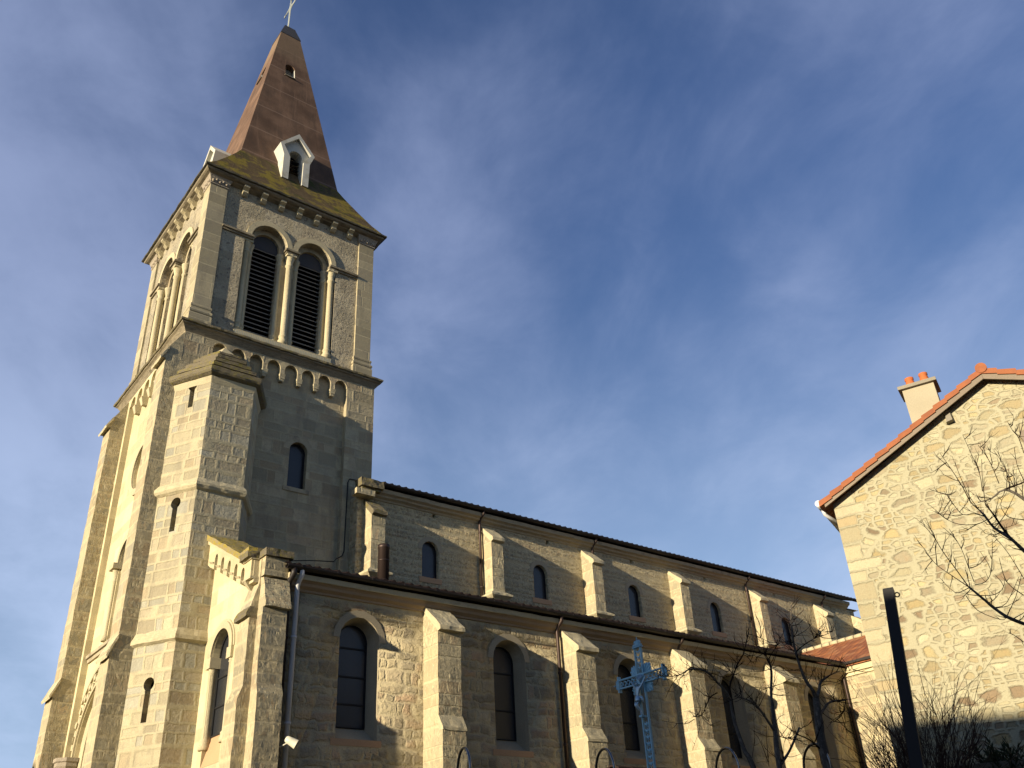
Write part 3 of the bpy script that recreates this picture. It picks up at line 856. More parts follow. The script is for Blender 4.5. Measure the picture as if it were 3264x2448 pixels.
def belfry_face(F, uc, u0, u1, wall_d=.055):
    """twin louvred openings on one side of the belfry; d measured from the pilaster face"""
    s = .72
    hole = [(uc - 1.46, 14.07), (uc + 1.46, 14.07), (uc + 1.46, 17.22), (uc + s + .545, 17.22)]
    for c in (uc + s, uc - s):
        hole += [(c + .545 * math.cos(math.pi * k / 16), 17.36 + .545 * math.sin(math.pi * k / 16)) for k in range(17)]
        if c > uc: hole += [(c - .545, 17.22), (uc - s + .545, 17.22)]
    hole += [(uc - s - .545, 17.22), (uc - 1.46, 17.22)]
    m = MB()
    m.plate(F, rect(u0, u1, 13.70, 18.98), [hole], wall_d, wall_d + .215)
    put(m, 'belfry_wall', 'belfry')
    m = MB()
    m.plate(F, rect(u0 + .3, u1 - .3, 13.75, 18.4), [arch(uc - s, .40, 14.08, 17.36), arch(uc + s, .40, 14.08, 17.36)], wall_d + .212, wall_d + .40)
    m.fbox(F, u0, u1, 13.70, 18.9, 1.2, 1.25)
    put(m, 'belfry_inner_wall', 'tower_side')
    for c in (uc - s, uc + s):
        m = MB(); m.ring(F, c, 17.36, .552, .715, wall_d - .045, wall_d + .05, 0, math.pi, 22)
        put(m, 'arch_hood', 'dressed')
        m = MB()
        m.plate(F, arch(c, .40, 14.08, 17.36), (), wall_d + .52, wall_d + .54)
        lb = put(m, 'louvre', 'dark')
        q = MB()
        z = 14.16
        while z < 17.22:
            q.hexa([F(c - .40, z, wall_d + .32), F(c + .40, z, wall_d + .32), F(c + .40, z + .030, wall_d + .315), F(c - .40, z + .030, wall_d + .315),
                    F(c - .40, z + .11, wall_d + .47), F(c + .40, z + .11, wall_d + .47), F(c + .40, z + .135, wall_d + .455), F(c - .40, z + .135, wall_d + .455)])
            z += .152
        o = q.build('louvre_slats', 'louvre'); o.parent = lb
        q = MB(); q.plate(F, arch(c, .40, 17.24, 17.36), (), wall_d + .31, wall_d + .36)
        o = q.build('louvre_head', 'slate'); o.parent = lb
    # imposts: dark stone colour paints their shade into the band
    for a, b_ in ((u0, uc - s - .50), (uc + s + .50, u1)):
        m = MB(); m.fbox(F, a, b_, 17.27, 17.335, wall_d - .10, wall_d + .14); m.fbox(F, a, b_, 17.21, 17.268, wall_d - .05, wall_d + .14)
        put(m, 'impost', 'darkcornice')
    m = MB(); m.fbox(F, uc - .22, uc + .22, 17.27, 17.335, wall_d - .10, wall_d + .14); m.fbox(F, uc - .18, uc + .18, 17.21, 17.268, wall_d - .05, wall_d + .14)
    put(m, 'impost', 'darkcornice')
    for uu, dd, r in [(uc - 1.33, .15, .088), (uc, .11, .092), (uc + 1.35, .09, .088)] + [(uc - s + k * .475, .255, .075) for k in (-1, 1)] + [(uc + s + k * .475, .255, .075) for k in (-1, 1)]:
        m = MB()
        p = F(uu, 14.07, wall_d + dd)
        k = r / .09
        m.lathe(p, [(.125 * k, 0), (.125 * k, .07), (.14 * k, .09), (.14 * k, .13), (.11 * k, .17), (.105 * k, .24), (.125 * k, .27), (.115 * k, .31), (r, .33), (r * .98, 2.72), (.115 * k, 2.75), (.115 * k, 2.79), (.09 * k, 2.80), (.10 * k, 2.90), (.15 * k, 3.08), (.16 * k, 3.14)], 14)
        if dd < .2:
            m.fbox(F, uu - .15 * k, uu + .15 * k, 17.14, 17.208, wall_d + dd - .15 * k, wall_d + dd + .1)
        put(m, 'colonnette', 'dressed')
    m = MB(); m.fbox(F, uc - 1.46, uc + 1.46, 13.86, 14.072, wall_d - .02, wall_d + .5)
    put(m, 'belfry_sill', 'dressed')
    m = MB()
    for k in range(58):
        uu = uc - 1.42 + 2.84 * k / 57
        m.fbox(F, uu - .006, uu + .006, 13.80, 13.98, wall_d - .09, wall_d - .08)
    put(m, 'pigeon_spikes', 'iron')


belfry_face(Sf(BY0), 8.45, BX0 + .5, BX1 - .52)
belfry_face(Wf(BX0), 22.725, BY0 + .5, BY1 - .5)
m = MB()
m.box(BX1 - .25, BX1 - .12, BY0 + .5, BY1 - .5, 13.7, 18.98); m.box(BX0 + .5, BX1 - .52, BY1 - .25, BY1 - .12, 13.7, 18.98)
put(m, 'belfry_wall', 'belfry')
for i in range(7):
    x = 6.80 + .5785 * i
    m = MB(); y = BY0 + .055
    m.prism([(x - .08, y, 18.92), (x - .08, y - .24, 18.92), (x - .08, y - .24, 18.86), (x - .08, y - .13, 18.80), (x - .08, y - .15, 18.72), (x - .08, y - .06, 18.64), (x - .08, y, 18.64)], (.16, 0, 0))
    put(m, 'corbel', 'dressed')
for i in range(7):
    yv = 20.25 + .78 + .565 * i
    m = MB(); x = BX0 + .055
    m.prism([(x, yv - .08, 18.92), (x - .24, yv - .08, 18.92), (x - .24, yv - .08, 18.86), (x - .13, yv - .08, 18.80), (x - .15, yv - .08, 18.72), (x - .06, yv - .08, 18.64), (x, yv - .08, 18.64)], (0, .16, 0))
    put(m, 'corbel', 'dressed')
m = MB()
m.rloft(BX0, BX1, BY0, BY1, [(-.05, 18.86), (.07, 18.90), (.10, 18.92), (.17, 18.94), (.22, 18.97), (.24, 19.0), (.24, 19.015)])
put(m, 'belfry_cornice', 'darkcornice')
m = MB()
m.rloft(BX0, BX1, BY0, BY1, [(.26, 19.017), (.30, 19.03), (.30, 19.085), (.27, 19.10), (.1, 19.12)])
put(m, 'eave_slab', 'slate_edge')

# -- spire
cx, cy = 8.46, 22.72


def sq(h, z, k=1.0): return [(cx - h, cy - h * k, z), (cx + h, cy - h * k, z), (cx + h, cy + h * k, z), (cx - h, cy + h * k, z)]


m = MB()
m.loft([sq(2.93, 19.10, .93), sq(2.60, 19.55, .94), sq(2.20, 20.20, .965), sq(1.86, 20.80, .99), sq(1.68, 21.16, 1.0)])
sk = put(m, 'spire_skirt', 'skirt')
sl_n = math.hypot(1, .16476)
SPL = (29.02 - 21.155) * sl_n


def spire_face(ox, oy):
    """frame lying in one sloping face: u across, v up the slope, d into the spire"""
    up = Vector((-ox * .16476, -oy * .16476, 1)) / sl_n
    inn = Vector((-ox, -oy, -.16476)) / sl_n
    ac = Vector((abs(oy), abs(ox), 0))
    o = Vector((cx + ox * 1.681, cy + oy * 1.681, 21.155))
    return lambda u, v, d: tuple(o + ac * u + up * v + inn * d)


m = MB()
LUC = {(0, -1): (-.025, 5.27), (-1, 0): (0.02, 5.35)}
for (ox, oy) in ((0, -1), (-1, 0), (1, 0), (0, 1)):
    F = spire_face(ox, oy)
    holes = []
    if (ox, oy) in LUC:
        c_, v0 = LUC[(ox, oy)]
        holes = [arch(c_, .185, v0, v0 + .57, 12)]
    m.plate(F, [(-1.681, 0), (1.681, 0), (.385, SPL), (-.385, SPL)], holes, 0, .30 if holes else .02)
put(m, 'spire', 'spire')
for k_, (c_, v0) in LUC.items():
    F = spire_face(*k_)
    m = MB(); m.plate(F, arch(c_, .20, v0 - .02, v0 + .57, 12), (), .22, .24)
    q = put(m, 'lucarne', 'concrete')
    m = MB()
    n_ = Vector(F(0, 0, 1)) - Vector(F(0, 0, 0))
    for k in range(4):
        m.lathe(F(c_ + .045 * math.cos(k * math.pi / 2), v0 + .2 + .045 * math.sin(k * math.pi / 2), .217), [(.04, -.003), (.04, .003)], 8, False, n_)
    o = m.build('lucarne_opening', 'dark'); o.parent = q
    m = MB(); m.fbox(F, c_ - .21, c_ + .20, v0 - .035, v0 - .002, -.05, .2)
    o = m.build('lucarne_sill', 'concrete'); o.parent = q
    m = MB(); m.fbox(F, c_ + .172, c_ + .184, v0, v0 + .57, .004, .22)  # white strip on one side only, painting the sunlit reveal
    o = m.build('lucarne_lit_jamb', 'white'); o.parent = q
m = MB()
m.loft([sq(.40, 29.0), sq(.40, 29.04), sq(.205, 29.72)])
put(m, 'spire_cap', 'slate')
# iron cross, arms along Y
m = MB()
zc = 31.07
m.tube([(cx, cy + .0, 29.68), (cx, cy, 31.52)], .022, 6)
for s in (-1, 1):
    m.tube([(cx, cy + s * .055, 29.72), (cx, cy + s * .055, 31.45)], .012, 5)
    m.tube([(cx, cy, zc + s * .05), (cx, cy + .44, zc + s * .05)], .012, 5)
    m.tube([(cx, cy, zc + s * .05), (cx, cy - .44, zc + s * .05)], .012, 5)
m.tube([(cx, cy - .46, zc), (cx, cy + .46, zc)], .018, 6)
for (dy, dz_) in ((.46, 0), (-.46, 0), (0, 0.45)):
    c = Vector((cx, cy + dy, zc + dz_))
    for a in range(3):
        th = math.atan2(dz_, dy) + (a - 1) * 1.0
        m.tube([c, c + Vector((0, math.cos(th) * .1, math.sin(th) * .1))], [.028, .012], 5)
for z in [29.9 + .14 * k for k in range(8)]:
    m.tube([(cx, cy - .055, z), (cx, cy + .055, z + .07)], .009, 4)
for (a, b_) in ((1, 1), (1, -1), (-1, 1), (-1, -1)):
    m.tube([(cx, cy + a * .06, zc + b_ * .2), (cx, cy + a * .09, zc + b_ * .1), (cx, cy + a * .2, zc + b_ * .06)], .011, 4)
put(m, 'spire_cross', 'iron')


def dormer(F, uc, name='dormer'):
    z0 = 20.36
    out = [(uc - .45, z0), (uc + .45, z0), (uc + .45, 21.33), (uc + .60, 21.76), (uc, 22.45), (uc - .60, 21.76), (uc - .45, 21.33)]
    inner = [(uc - .235, z0 + .001), (uc + .235, z0 + .001), (uc + .235, 21.32), (uc + .47, 21.74), (uc, 22.26), (uc - .47, 21.74), (uc - .235, 21.32)]
    inner2 = [(uc - .235, z0 - .05)] + [(uc + .235, z0 - .05)] + inner[2:]
    # front rim is open at the bottom: two jambs and the gable
    m = MB()
    m.plate(F, [(uc - .45, z0), (uc - .235, z0), (uc - .235, 21.32), (uc - .47, 21.74), (uc, 22.26), (uc + .47, 21.74), (uc + .235, 21.32), (uc + .235, z0), (uc + .45, z0), (uc + .45, 21.33), (uc + .60, 21.76), (uc, 22.45), (uc - .60, 21.76), (uc - .45, 21.33)], (), 0, .13)
    m.plate(F, out, [arch(uc, .215, z0 + .002, 21.55)], .128, .5)
    m.plate(F, out, (), .498, 1.55)
    d = put(m, name, 'white')
    q = MB()
    z = z0 + .12
    q.plate(F, arch(uc, .213, z0 + .004, 21.55), (), .47, .49)
    lo = q.build('dormer_louvre', 'dark'); lo.parent = d
    q = MB()
    while z < 21.6:
        q.hexa([F(uc - .21, z, .26), F(uc + .21, z, .26), F(uc + .21, z + .012, .28), F(uc - .21, z + .012, .28),
                F(uc - .21, z + .09, .44), F(uc + .21, z + .09, .44), F(uc + .21, z + .1, .43), F(uc - .21, z + .1, .43)])
        z += .165
    lo = q.build('dormer_louvre', 'louvre'); lo.parent = d


dormer(Sf(20.62), 8.46)
dormer(Wf(6.30), 22.72)
# -- stair turret (half hexagon against the south side of the tower)
hx, hy = 6.80, YS


def hexa(r, z, c=(hx, hy)): return [(c[0] + r * math.cos(math.pi + k * math.pi / 3), c[1] + r * math.sin(math.pi + k * math.pi / 3), z) for k in range(6)]


m = MB()
TR = 1.10
ver = hexa(TR, 0)
for k in range(3):
    a = Vector(ver[k]); b_ = Vector(ver[k + 1])
    t_ = (b_ - a).normalized(); inn = Vector((-t_.y, t_.x, 0))
    L = (b_ - a).length
    Fh = (lambda a, t_, inn: (lambda u, v, d: tuple(a + t_ * u + inn * d + Vector((0, 0, v)))))(a, t_, inn)
    holes = []
    if k == 0:
        for zc_, zb in ((11.65, 11.04), (8.53, 7.84), (4.50, 3.74)):
            sl = .072
            a0 = math.asin(sl / .137)
            pts = [(.555 - sl, zb), (.555 + sl, zb)]
            for q in range(17):
                th = -math.pi / 2 + a0 + (2 * math.pi - 2 * a0) * q / 16
                pts.append((.555 + .137 * math.cos(th), zc_ + .137 * math.sin(th)))
            holes.append(pts)
    i0 = len(m.v)
    m.plate(Fh, rect(0, L, GZ - .3, 11.86), holes, 0, .22)
put(m, 'turret_wall', 'turret')
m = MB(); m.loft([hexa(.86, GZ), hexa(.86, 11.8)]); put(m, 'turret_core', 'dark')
m = MB(); m.loft([hexa(1.105, 8.76), hexa(1.17, 8.80), hexa(1.21, 8.86), hexa(1.21, 8.93), hexa(1.105, 9.06)]); put(m, 'turret_string', 'dressed')
m = MB(); m.loft([hexa(1.105, 5.32), hexa(1.19, 5.36), hexa(1.19, 5.44), hexa(1.105, 5.60)]); put(m, 'turret_string', 'dressed')
m = MB()
prof = [(1.17, 11.78), (1.26, 11.83), (1.29, 11.88), (1.29, 11.99), (1.07, 12.12), (1.12, 12.125), (1.12, 12.22), (.89, 12.34), (.94, 12.345), (.94, 12.44), (.71, 12.56), (.76, 12.565), (.76, 12.66), (.54, 12.77), (.58, 12.775), (.58, 12.84), (.44, 12.90)]
m.loft([hexa(r, z) for r, z in prof]); put(m, 'turret_roof', 'mossy')
m = MB(); m.loft([hexa(.42, 12.895), hexa(.012, 13.30)]); put(m, 'turret_finial', 'dressed')
m = MB(); m.loft([hexa(1.101, 11.62), hexa(1.13, 11.70), hexa(1.15, 11.778)]); put(m, 'turret_cornice', 'dressed')

# -- aisle, west end
YA = 16.65; XA = 6.90
YC = 19.85                                       # clerestory wall
F = Wf(XA)
out = [(YA, GZ - .3), (20.2, GZ - .3), (20.2, 7.90), (17.40, 6.60), (YA, 6.34)]
m = MB(); m.plate(F, out, [arch(18.30, .47, 2.78, 4.93)], 0, .35); put(m, 'aisle_end_wall', 'facade')
arched_window(F, 18.30, .46, 3.36, 4.93, .17, bars=(3.92, 4.50), frame=.03)
m = MB(); m.ring(F, 18.30, 4.93, .475, .62, -.05, .06); m.ring(F, 18.30, 4.93, .62, .67, -.02, .04); put(m, 'window_hood', 'dressed')
for s in (-1, 1):
    m = MB(); m.lathe((XA + .06, 18.30 + s * .53, 3.12), [(.12, 0), (.12, .08), (.10, .12), (.11, .18), (.08, .22), (.078, 1.50), (.095, 1.52), (.08, 1.56), (.11, 1.60)], 14)
    m.fbox(F, 18.30 + s * .53 - .11, 18.30 + s * .53 + .11, 4.70, 4.92, -.06, .18)
    put(m, 'colonnette', 'dressed')
m = MB()
m.hexa([F(17.84, 2.785, .004), F(18.76, 2.785, .004), F(18.76, 2.785, .3), F(17.84, 2.785, .3), F(17.84, 2.80, .004), F(18.76, 2.80, .004), F(18.76, 3.36, .165), F(17.84, 3.36, .165)])
put(m, 'window_sill', 'reddish')
# raking arcade under the coping
sl = .525
ztop = lambda y: 6.585 + sl * (y - 17.31)
m = MB()
pts = [(19.75, ztop(19.75) - .02), (17.16, ztop(17.16) - .02), (16.76, ztop(17.16) - .10), (16.76, 6.05), (17.09, 6.05)]
for i in range(5):
    yc_ = 17.165 + .40 * i
    zb = 6.09 + sl * .40 * i * .95
    pts += [(yc_ - .085, zb - .10), (yc_ - .085, zb + .13)] + [(yc_ - .085 * math.cos(math.pi * k / 8), zb + .13 + .13 * math.sin(math.pi * k / 8)) for k in range(1, 8)] + [(yc_ + .085, zb + .13), (yc_ + .085, zb - .06), (yc_ + .31, zb + .04)]
pts += [(19.75, ztop(19.75) - .52)]
m.plate(F, pts, (), -.17, .0)
put(m, 'corbel_table', 'facade')
for i in range(6):
    yc_ = 17.165 + .40 * i - .19 + (.03 if i == 0 else 0)
    zb = 6.09 + sl * .40 * i * .95 - .06
    m = MB()
    m.hexa([F(yc_ - .06, zb - .20, -.06), F(yc_ + .06, zb - .15, -.06), F(yc_ + .06, zb - .15, 0.01), F(yc_ - .06, zb - .20, 0.01), F(yc_ - .115, zb - .04, -.215), F(yc_ + .115, zb + .03, -.215), F(yc_ + .115, zb + .03, 0.01), F(yc_ - .115, zb - .04, 0.01)])
    put(m, 'corbel', 'dressed')
m = MB()
m.fbox(F, 16.70, 17.06, 6.0, 6.045, -.20, .0); m.fbox(F, 16.70, 17.06, 5.93, 5.998, -.12, .0)
put(m, 'string_course', 'dressed')
m = MB()
y0c, y1c = 17.14, 19.9
m.prism([F(y0c, ztop(y0c), -.27), F(y1c, ztop(y1c), -.27), F(y1c, ztop(y1c) + .13, -.27), F(y0c, ztop(y0c) + .13, -.27)], (.86, 0, 0))
m.prism([F(16.72, 6.51, -.27), F(17.138, 6.51, -.27), F(17.138, ztop(y0c) + .12, -.27), F(16.98, 6.64, -.27), F(16.72, 6.64, -.27)], (.7, 0, 0))
put(m, 'gable_coping', 'lichen')
m = MB()
m.prism([F(17.16, ztop(17.16) - .09, -.22), F(19.9, ztop(19.9) - .09, -.22), F(19.9, ztop(19.9) - .004, -.23), F(17.16, ztop(17.16) - .004, -.23)], (.23, 0, 0))
m.fbox(F, 16.74, 17.155, 6.42, 6.505, -.22, 0)
put(m, 'coping_moulding', 'dressed')
# corner piers
m = MB()
px0, px1 = 6.895, 7.40
m.prism([(px0, YA + .1, GZ - .3), (px0, 16.30, GZ - .3), (px0, 16.30, 3.76), (px0, 16.40, 3.95), (px0, 16.40, 5.37), (px0, YA + .1, 5.37)], (px1 - px0, 0, 0))
m.box(px0 + .004, px1 - .004, 16.47, YA + .1, 6.03, 6.42)
put(m, 'buttress', 'ashlar')
m = MB()
m.prism([(px0 + .01, YA + .1, 5.37), (px0 + .01, 16.30, 5.375), (px0 + .01, 16.30, 5.43), (px0 + .01, 16.50, 5.99), (px0 + .01, YA + .1, 6.028)], (px1 - px0 + .03, 0, 0))
put(m, 'weathering_slab', 'buttress')
m = MB()
m.box(px0 - .03, px1 + .07, 16.40, YA + .12, 6.425, 6.57)
put(m, 'pier_cap', 'mossy')
m = MB(); m.box(6.62, 6.86, 16.72, 17.15, 6.43, 6.56); put(m, 'pier_cap', 'mossy')
m = MB()
y0, y1 = 16.632, 17.16
m.prism([(6.655, y0, GZ - .3), (6.655, y0, 3.68), (6.74, y0, 3.92), (6.74, y0, 5.27), (6.70, y0, 5.28), (6.885, y0, 5.90), (6.885, y0, 6.40), (6.905, y0, 6.40), (6.905, y0, GZ - .3)], (0, y1 - y0, 0))
put(m, 'buttress', 'ashlar')
m = MB(); m.prism([(6.66, y0 - .02, 5.21), (6.66, y0 - .02, 5.27), (6.73, y0 - .02, 5.42), (6.76, y0 - .02, 5.21)], (0, y1 - y0 + .06, 0))
put(m, 'weathering_slab', 'mossy')
m = MB(); m.box(6.70, 6.904, 16.72, 17.12, 6.405, 6.428); m.box(6.78, 6.90, 16.74, 17.1, 6.02, 6.40); put(m, 'pier_block', 'dressed')

# -- aisle south wall
m = MB()
wx = [9.157 + 3.883 * i for i in range(5)]
XEnd = 26.316
OHW = .46
m.plate(Sf(YA), rect(XA + .36, XEnd, GZ - .3, 5.896), [arch(c, OHW, 3.124, 5.063, 20) for c in wx], 0, .10, back=False)
put(m, 'aisle_wall', 'aisle')
for i, c in enumerate(wx):
    # splayed jambs, round head and sloping sill in one reveal
    m = MB()
    F = Sf(YA)
    lo = [[F(u, v, d) for u, v in l] for l, d in ((arch(c, OHW - .001, 3.124, 5.063, 20), .004), (arch(c, OHW - .02, 3.144, 5.063, 20), .10), (arch(c, .345, 3.389, 5.083, 20), .36))]
    m.loft(lo, cap=False)
    put(m, 'window_reveal', 'reveal')
    m = MB(); m.ring(F, c, 5.063, OHW + .002, OHW + .15, -.008, .05, 0, math.pi, 9)
    put(m, 'window_arch', 'reveal')
    m = MB(); m.fbox(F, c - OHW - .1, c + OHW + .1, 2.997, 3.122, -.006, .05); put(m, 'window_sill', 'reddish')
    arched_window(F, c, .35, 3.384, 5.083, .345, bars=(4.956, 4.378, 3.839) if i == 0 else (4.828, 4.006), frame=.022)
m = MB()
m.prism([(XA + .5, YA + .02, 5.847), (XA + .5, YA - .04, 5.857), (XA + .5, YA - .05, 5.896), (XA + .5, YA - .13, 5.945), (XA + .5, YA - .15, 5.994), (XA + .5, YA - .20, 6.041), (XA + .5, YA + .02, 6.041)], (XEnd - XA - .5, 0, 0))
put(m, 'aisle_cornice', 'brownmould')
m = MB()
m.prism([(XA + .5, YA + .02, 6.043), (XA + .5, YA - .235, 6.043), (XA + .5, YA - .245, 6.146), (XA + .5, YA + .02, 6.17)], (XEnd - XA - .5, 0, 0))
put(m, 'aisle_cornice_slab', 'dressed')


def gutter(x0, x1, y, z, r=.075):
    m = MB()
    n = 8
    pts = [(0, y + r * math.cos(math.pi + math.pi * k / n), z + r * math.sin(math.pi + math.pi * k / n)) for k in range(n + 1)]
    ptsi = [(0, y + (r - .012) * math.cos(math.pi + math.pi * k / n), z + (r - .012) * math.sin(math.pi + math.pi * k / n)) for k in range(n, -1, -1)]
    loop = [(x0, p[1], p[2]) for p in pts + ptsi]
    m.prism(loop, (x1 - x0, 0, 0))
    x = x0 + .3
    while x < x1:
        m.box(x - .012, x + .012, y - r - .006, y - r + .01, z - .03, z + .012)
        m.box(x - .012, x + .012, y - r, y + r + .05, z + .001, z + .008)
        x += .8
    put(m, 'gutter', 'gutter')


gutter(7.297, XEnd + .02, YA - .31, 6.268, .08)


def tile_roof(x0, x1, y0, z0, y1, z1, mat, pitch=.22, name='roof', lip=.05):
    """pantile surface: corrugated along x, running from the eave (y0, z0) up to (y1, z1)"""
    m = MB()
    n = int((x1 - x0) / pitch) * 4
    amp = .035
    lo = []; hi = []; lb = []
    for i in range(n + 1):
        x = x0 + (x1 - x0) * i / n
        dz_ = amp * math.sin(i * math.pi / 2)
        lo.append((x, y0, z0 + dz_)); hi.append((x, y1, z1 + dz_)); lb.append((x, y0, z0 - lip))
    i0 = len(m.v)
    m.v += lo + hi + lb
    N = n + 1
    for i in range(n):
        m.f.append((i0 + i, i0 + i + 1, i0 + N + i + 1, i0 + N + i)); m.sm.append(True)
        m.f.append((i0 + 2 * N + i, i0 + 2 * N + i + 1, i0 + i + 1, i0 + i)); m.sm.append(False)
    # underside
    m.f.append((i0 + 2 * N, i0 + 2 * N + n, i0 + N + n, i0 + N)); m.sm.append(False)
    put(m, name, mat)


tile_roof(7.297, XEnd, YA - .30, 6.317, YC, 7.267, 'darktile')
m = MB(); m.prism([(7.248, YA - .02, 5.876), (7.248, YA - .02, 6.268), (7.248, YC + .1, 7.208), (7.248, YC + .1, 5.876)], (XEnd - 7.346, 0, 0)); put(m, 'aisle_roof_body', 'darktile')
BXs = [10.705, 14.603, 18.471, 22.369]
for x in BXs:
    m = MB()
    prof = [(YA + .05, GZ - .3), (15.935, GZ - .3), (15.935, 3.35), (16.072, 3.585), (16.072, 5.357), (16.092, 5.357), (YA - .03, 5.935), (YA + .05, 5.935)]
    m.prism([(x, y, z) for y, z in prof], (.58, 0, 0))
    put(m, 'buttress', 'buttress')
    m = MB()
    m.prism([(x - .012, YA - .01, 6.004), (x - .012, 15.954, 5.416), (x - .012, 15.954, 5.328), (x - .012, 16.062, 5.308), (x - .012, YA - .01, 5.867)], (.635, 0, 0))
    put(m, 'weathering_slab', 'dressed')
    m = MB()
    m.prism([(x - .005, 16.082, 3.614), (x - .005, 15.915, 3.35), (x - .005, 15.915, 3.291), (x - .005, 16.082, 3.291)], (.60, 0, 0))
    put(m, 'weathering_slab', 'dressed')


def pipe(x, y, z0, z1, mat='copper', r=.045, neck=True, yn=None):
    m = MB()
    pts = [(x, y, z0), (x, y, z1)]
    if neck: pts += [(x, y - .04, z1 + .08), (x, yn or y - .2, z1 + .2), (x, yn or y - .2, z1 + .30)]
    m.tube(pts, r, 10)
    z = z0 + .6
    while z < z1:
        m.lathe((x, y, z), [(r + .012, -.025), (r + .012, .025)], 10)
        z += 1.6
    put(m, 'downpipe', mat)


pipe(14.476, YA - .10, GZ, 5.896, yn=YA - .30)
pipe(26.228, YA - .08, GZ, 5.896, yn=YA - .30)
pipe(18.707, YA - .10, 5.827, 5.925, yn=YA - .30)
pipe(7.639, YA - .12, GZ, 5.916, 'zinc', .05, True, YA - .30)
pipe(7.463, YA - .08, GZ, 5.916, 'gutter', .06, True, YA - .31)  # dark pipe standing in for the shaded gap beside the pier

# -- clerestory and nave roof
m = MB()
cw = [12.991 + 3.877 * i for i in range(5)]
m.plate(Sf(YC), rect(10.70, 33.166, 6.486, 9.847), [arch(c, .265, 7.94, 8.707, 12) for c in cw] + [rect(x - .055, x + .055, 9.68, 9.817) for x in (13.129, 17.246, 20.784, 24.322, 28.105, 31.643)], .0, .35, back=False)
put(m, 'clerestory_wall', 'clere')
for c in cw:
    m = MB(); m.ring(Sf(YC), c, 8.707, .27, .40, -.008, .05, 0, math.pi, 7)
    put(m, 'window_arch', 'reveal')
    m = MB(); m.fbox(Sf(YC), c - .36, c + .36, 7.793, 7.938, -.02, .2); put(m, 'window_sill', 'reddish')
    arched_window(Sf(YC), c, .265, 7.94, 8.707, .13, frame=.02)
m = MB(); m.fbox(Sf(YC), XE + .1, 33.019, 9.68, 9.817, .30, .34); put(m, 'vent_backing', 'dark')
m = MB()
m.prism([(10.78, YC + .02, 9.807), (10.78, YC - .03, 9.817), (10.78, YC - .05, 9.856), (10.78, YC - .13, 9.896), (10.78, YC - .15, 9.935), (10.78, YC - .23, 9.974), (10.78, YC - .25, 10.073), (10.78, YC + .02, 10.092)], (33.314 - XE - .15, 0, 0))
put(m, 'nave_cornice', 'cornice')
gutter(11.301, 33.363, YC - .33, 10.191, .075)
tile_roof(11.301, 33.363, YC - .32, 10.23, 22.406, 11.154, 'darktile', name='nave_roof')
tile_roof(11.301, 33.363, 25.255, 10.23, 22.406, 11.154, 'darktile', name='nave_roof')
m = MB(); m.box(11.154, 33.117, YC + .36, 24.862, 6.486, 9.827); put(m, 'nave_core', 'tower_side')
m = MB(); m.plate(Wf(33.117), [(YC - .2, 9.827), (25.157, 9.827), (22.406, 11.105)], (), 0, .1); put(m, 'nave_gable', 'clere')
m = MB(); m.box(10.613, 11.301, YC - .36, YC - .005, 9.994, 10.22); m.box(10.672, 11.242, YC - .28, YC - .005, 9.925, 9.992)
put(m, 'roof_kneeler', 'mossy')
m = MB(); m.box(10.515, 11.065, YC - .30, YC - .005, 9.768, 9.923); put(m, 'kneeler_corbel', 'tower_side')
m = MB(); m.tube([(33.314, 20.833, 10.367), (33.314, 22.406, 11.203)], .09, 6); put(m, 'ridge_end_tile', 'redtile')
for i, x in enumerate([10.888, 14.741, 18.573, 22.465, 26.533, 30.444, 32.92]):
    m = MB()
    wid = .40 if i < 6 else .5
    pj = 19.379 if i < 6 else 19.212
    zt = 0 if i < 6 else -.12
    m.prism([(x, YC + .02, 7.075), (x, pj, 7.075), (x, pj, 9.169 + zt), (x, YC - .01, 9.67 + zt), (x, YC + .02, 9.67 + zt)], (wid, 0, 0))
    put(m, 'buttress', 'buttress')
    m = MB()
    m.prism([(x - .015, YC - .005, 9.758 + zt), (x - .015, pj - .10, 9.277 + zt), (x - .015, pj - .10, 9.188 + zt), (x - .015, pj - .01, 9.149 + zt), (x - .015, YC - .005, 9.63 + zt)], (wid + .03, 0, 0))
    put(m, 'weathering_slab', 'mossy' if i == 0 else 'dressed')
    m = MB()
    m.rloft(x, x + wid, pj, YC - .02, [(.03, 7.075), (.03, 7.469), (.06, 7.508), (.14, 7.567), (.16, 7.586), (.16, 7.636), (.02, 7.724)])
    put(m, 'buttress_base', 'dressed')
for x, z0 in ((14.642, 7.321), (19.015, 9.552), (26.435, 7.419), (30.955, 9.434)):
    pipe(x, YC - .08, z0, 9.847, 'copper', .04, True, YC - .30)
# flue on the aisle roof
m = MB(); m.lathe((10.77, 18.53, 6.6), [(.14, 0), (.14, 1.33), (.147, 1.335), (.147, 1.42), (.09, 1.425)], 18); m.lathe((10.77, 18.53, 7.6), [(.146, 0), (.146, .03)], 18)
put(m, 'flue_pipe', 'copper')
# lightning conductor cable
m = MB()
m.tube([(11.0, YS - .02, 10.44), (10.62, YS - .02, 10.42), (10.57, YS - .02, 10.3), (10.55, YS - .02, 8.35), (10.50, YS - .02, 8.22), (10.33, YS - .02, 8.10), (10.28, YS - .02, 8.03), (9.6, YS - .02, 7.94), (9.0, YS - .10, 7.80), (8.2, 18.6, 7.1), (7.45, 16.75, 6.46)], .014, 5)
put(m, 'conductor_cable', 'blackmetal')

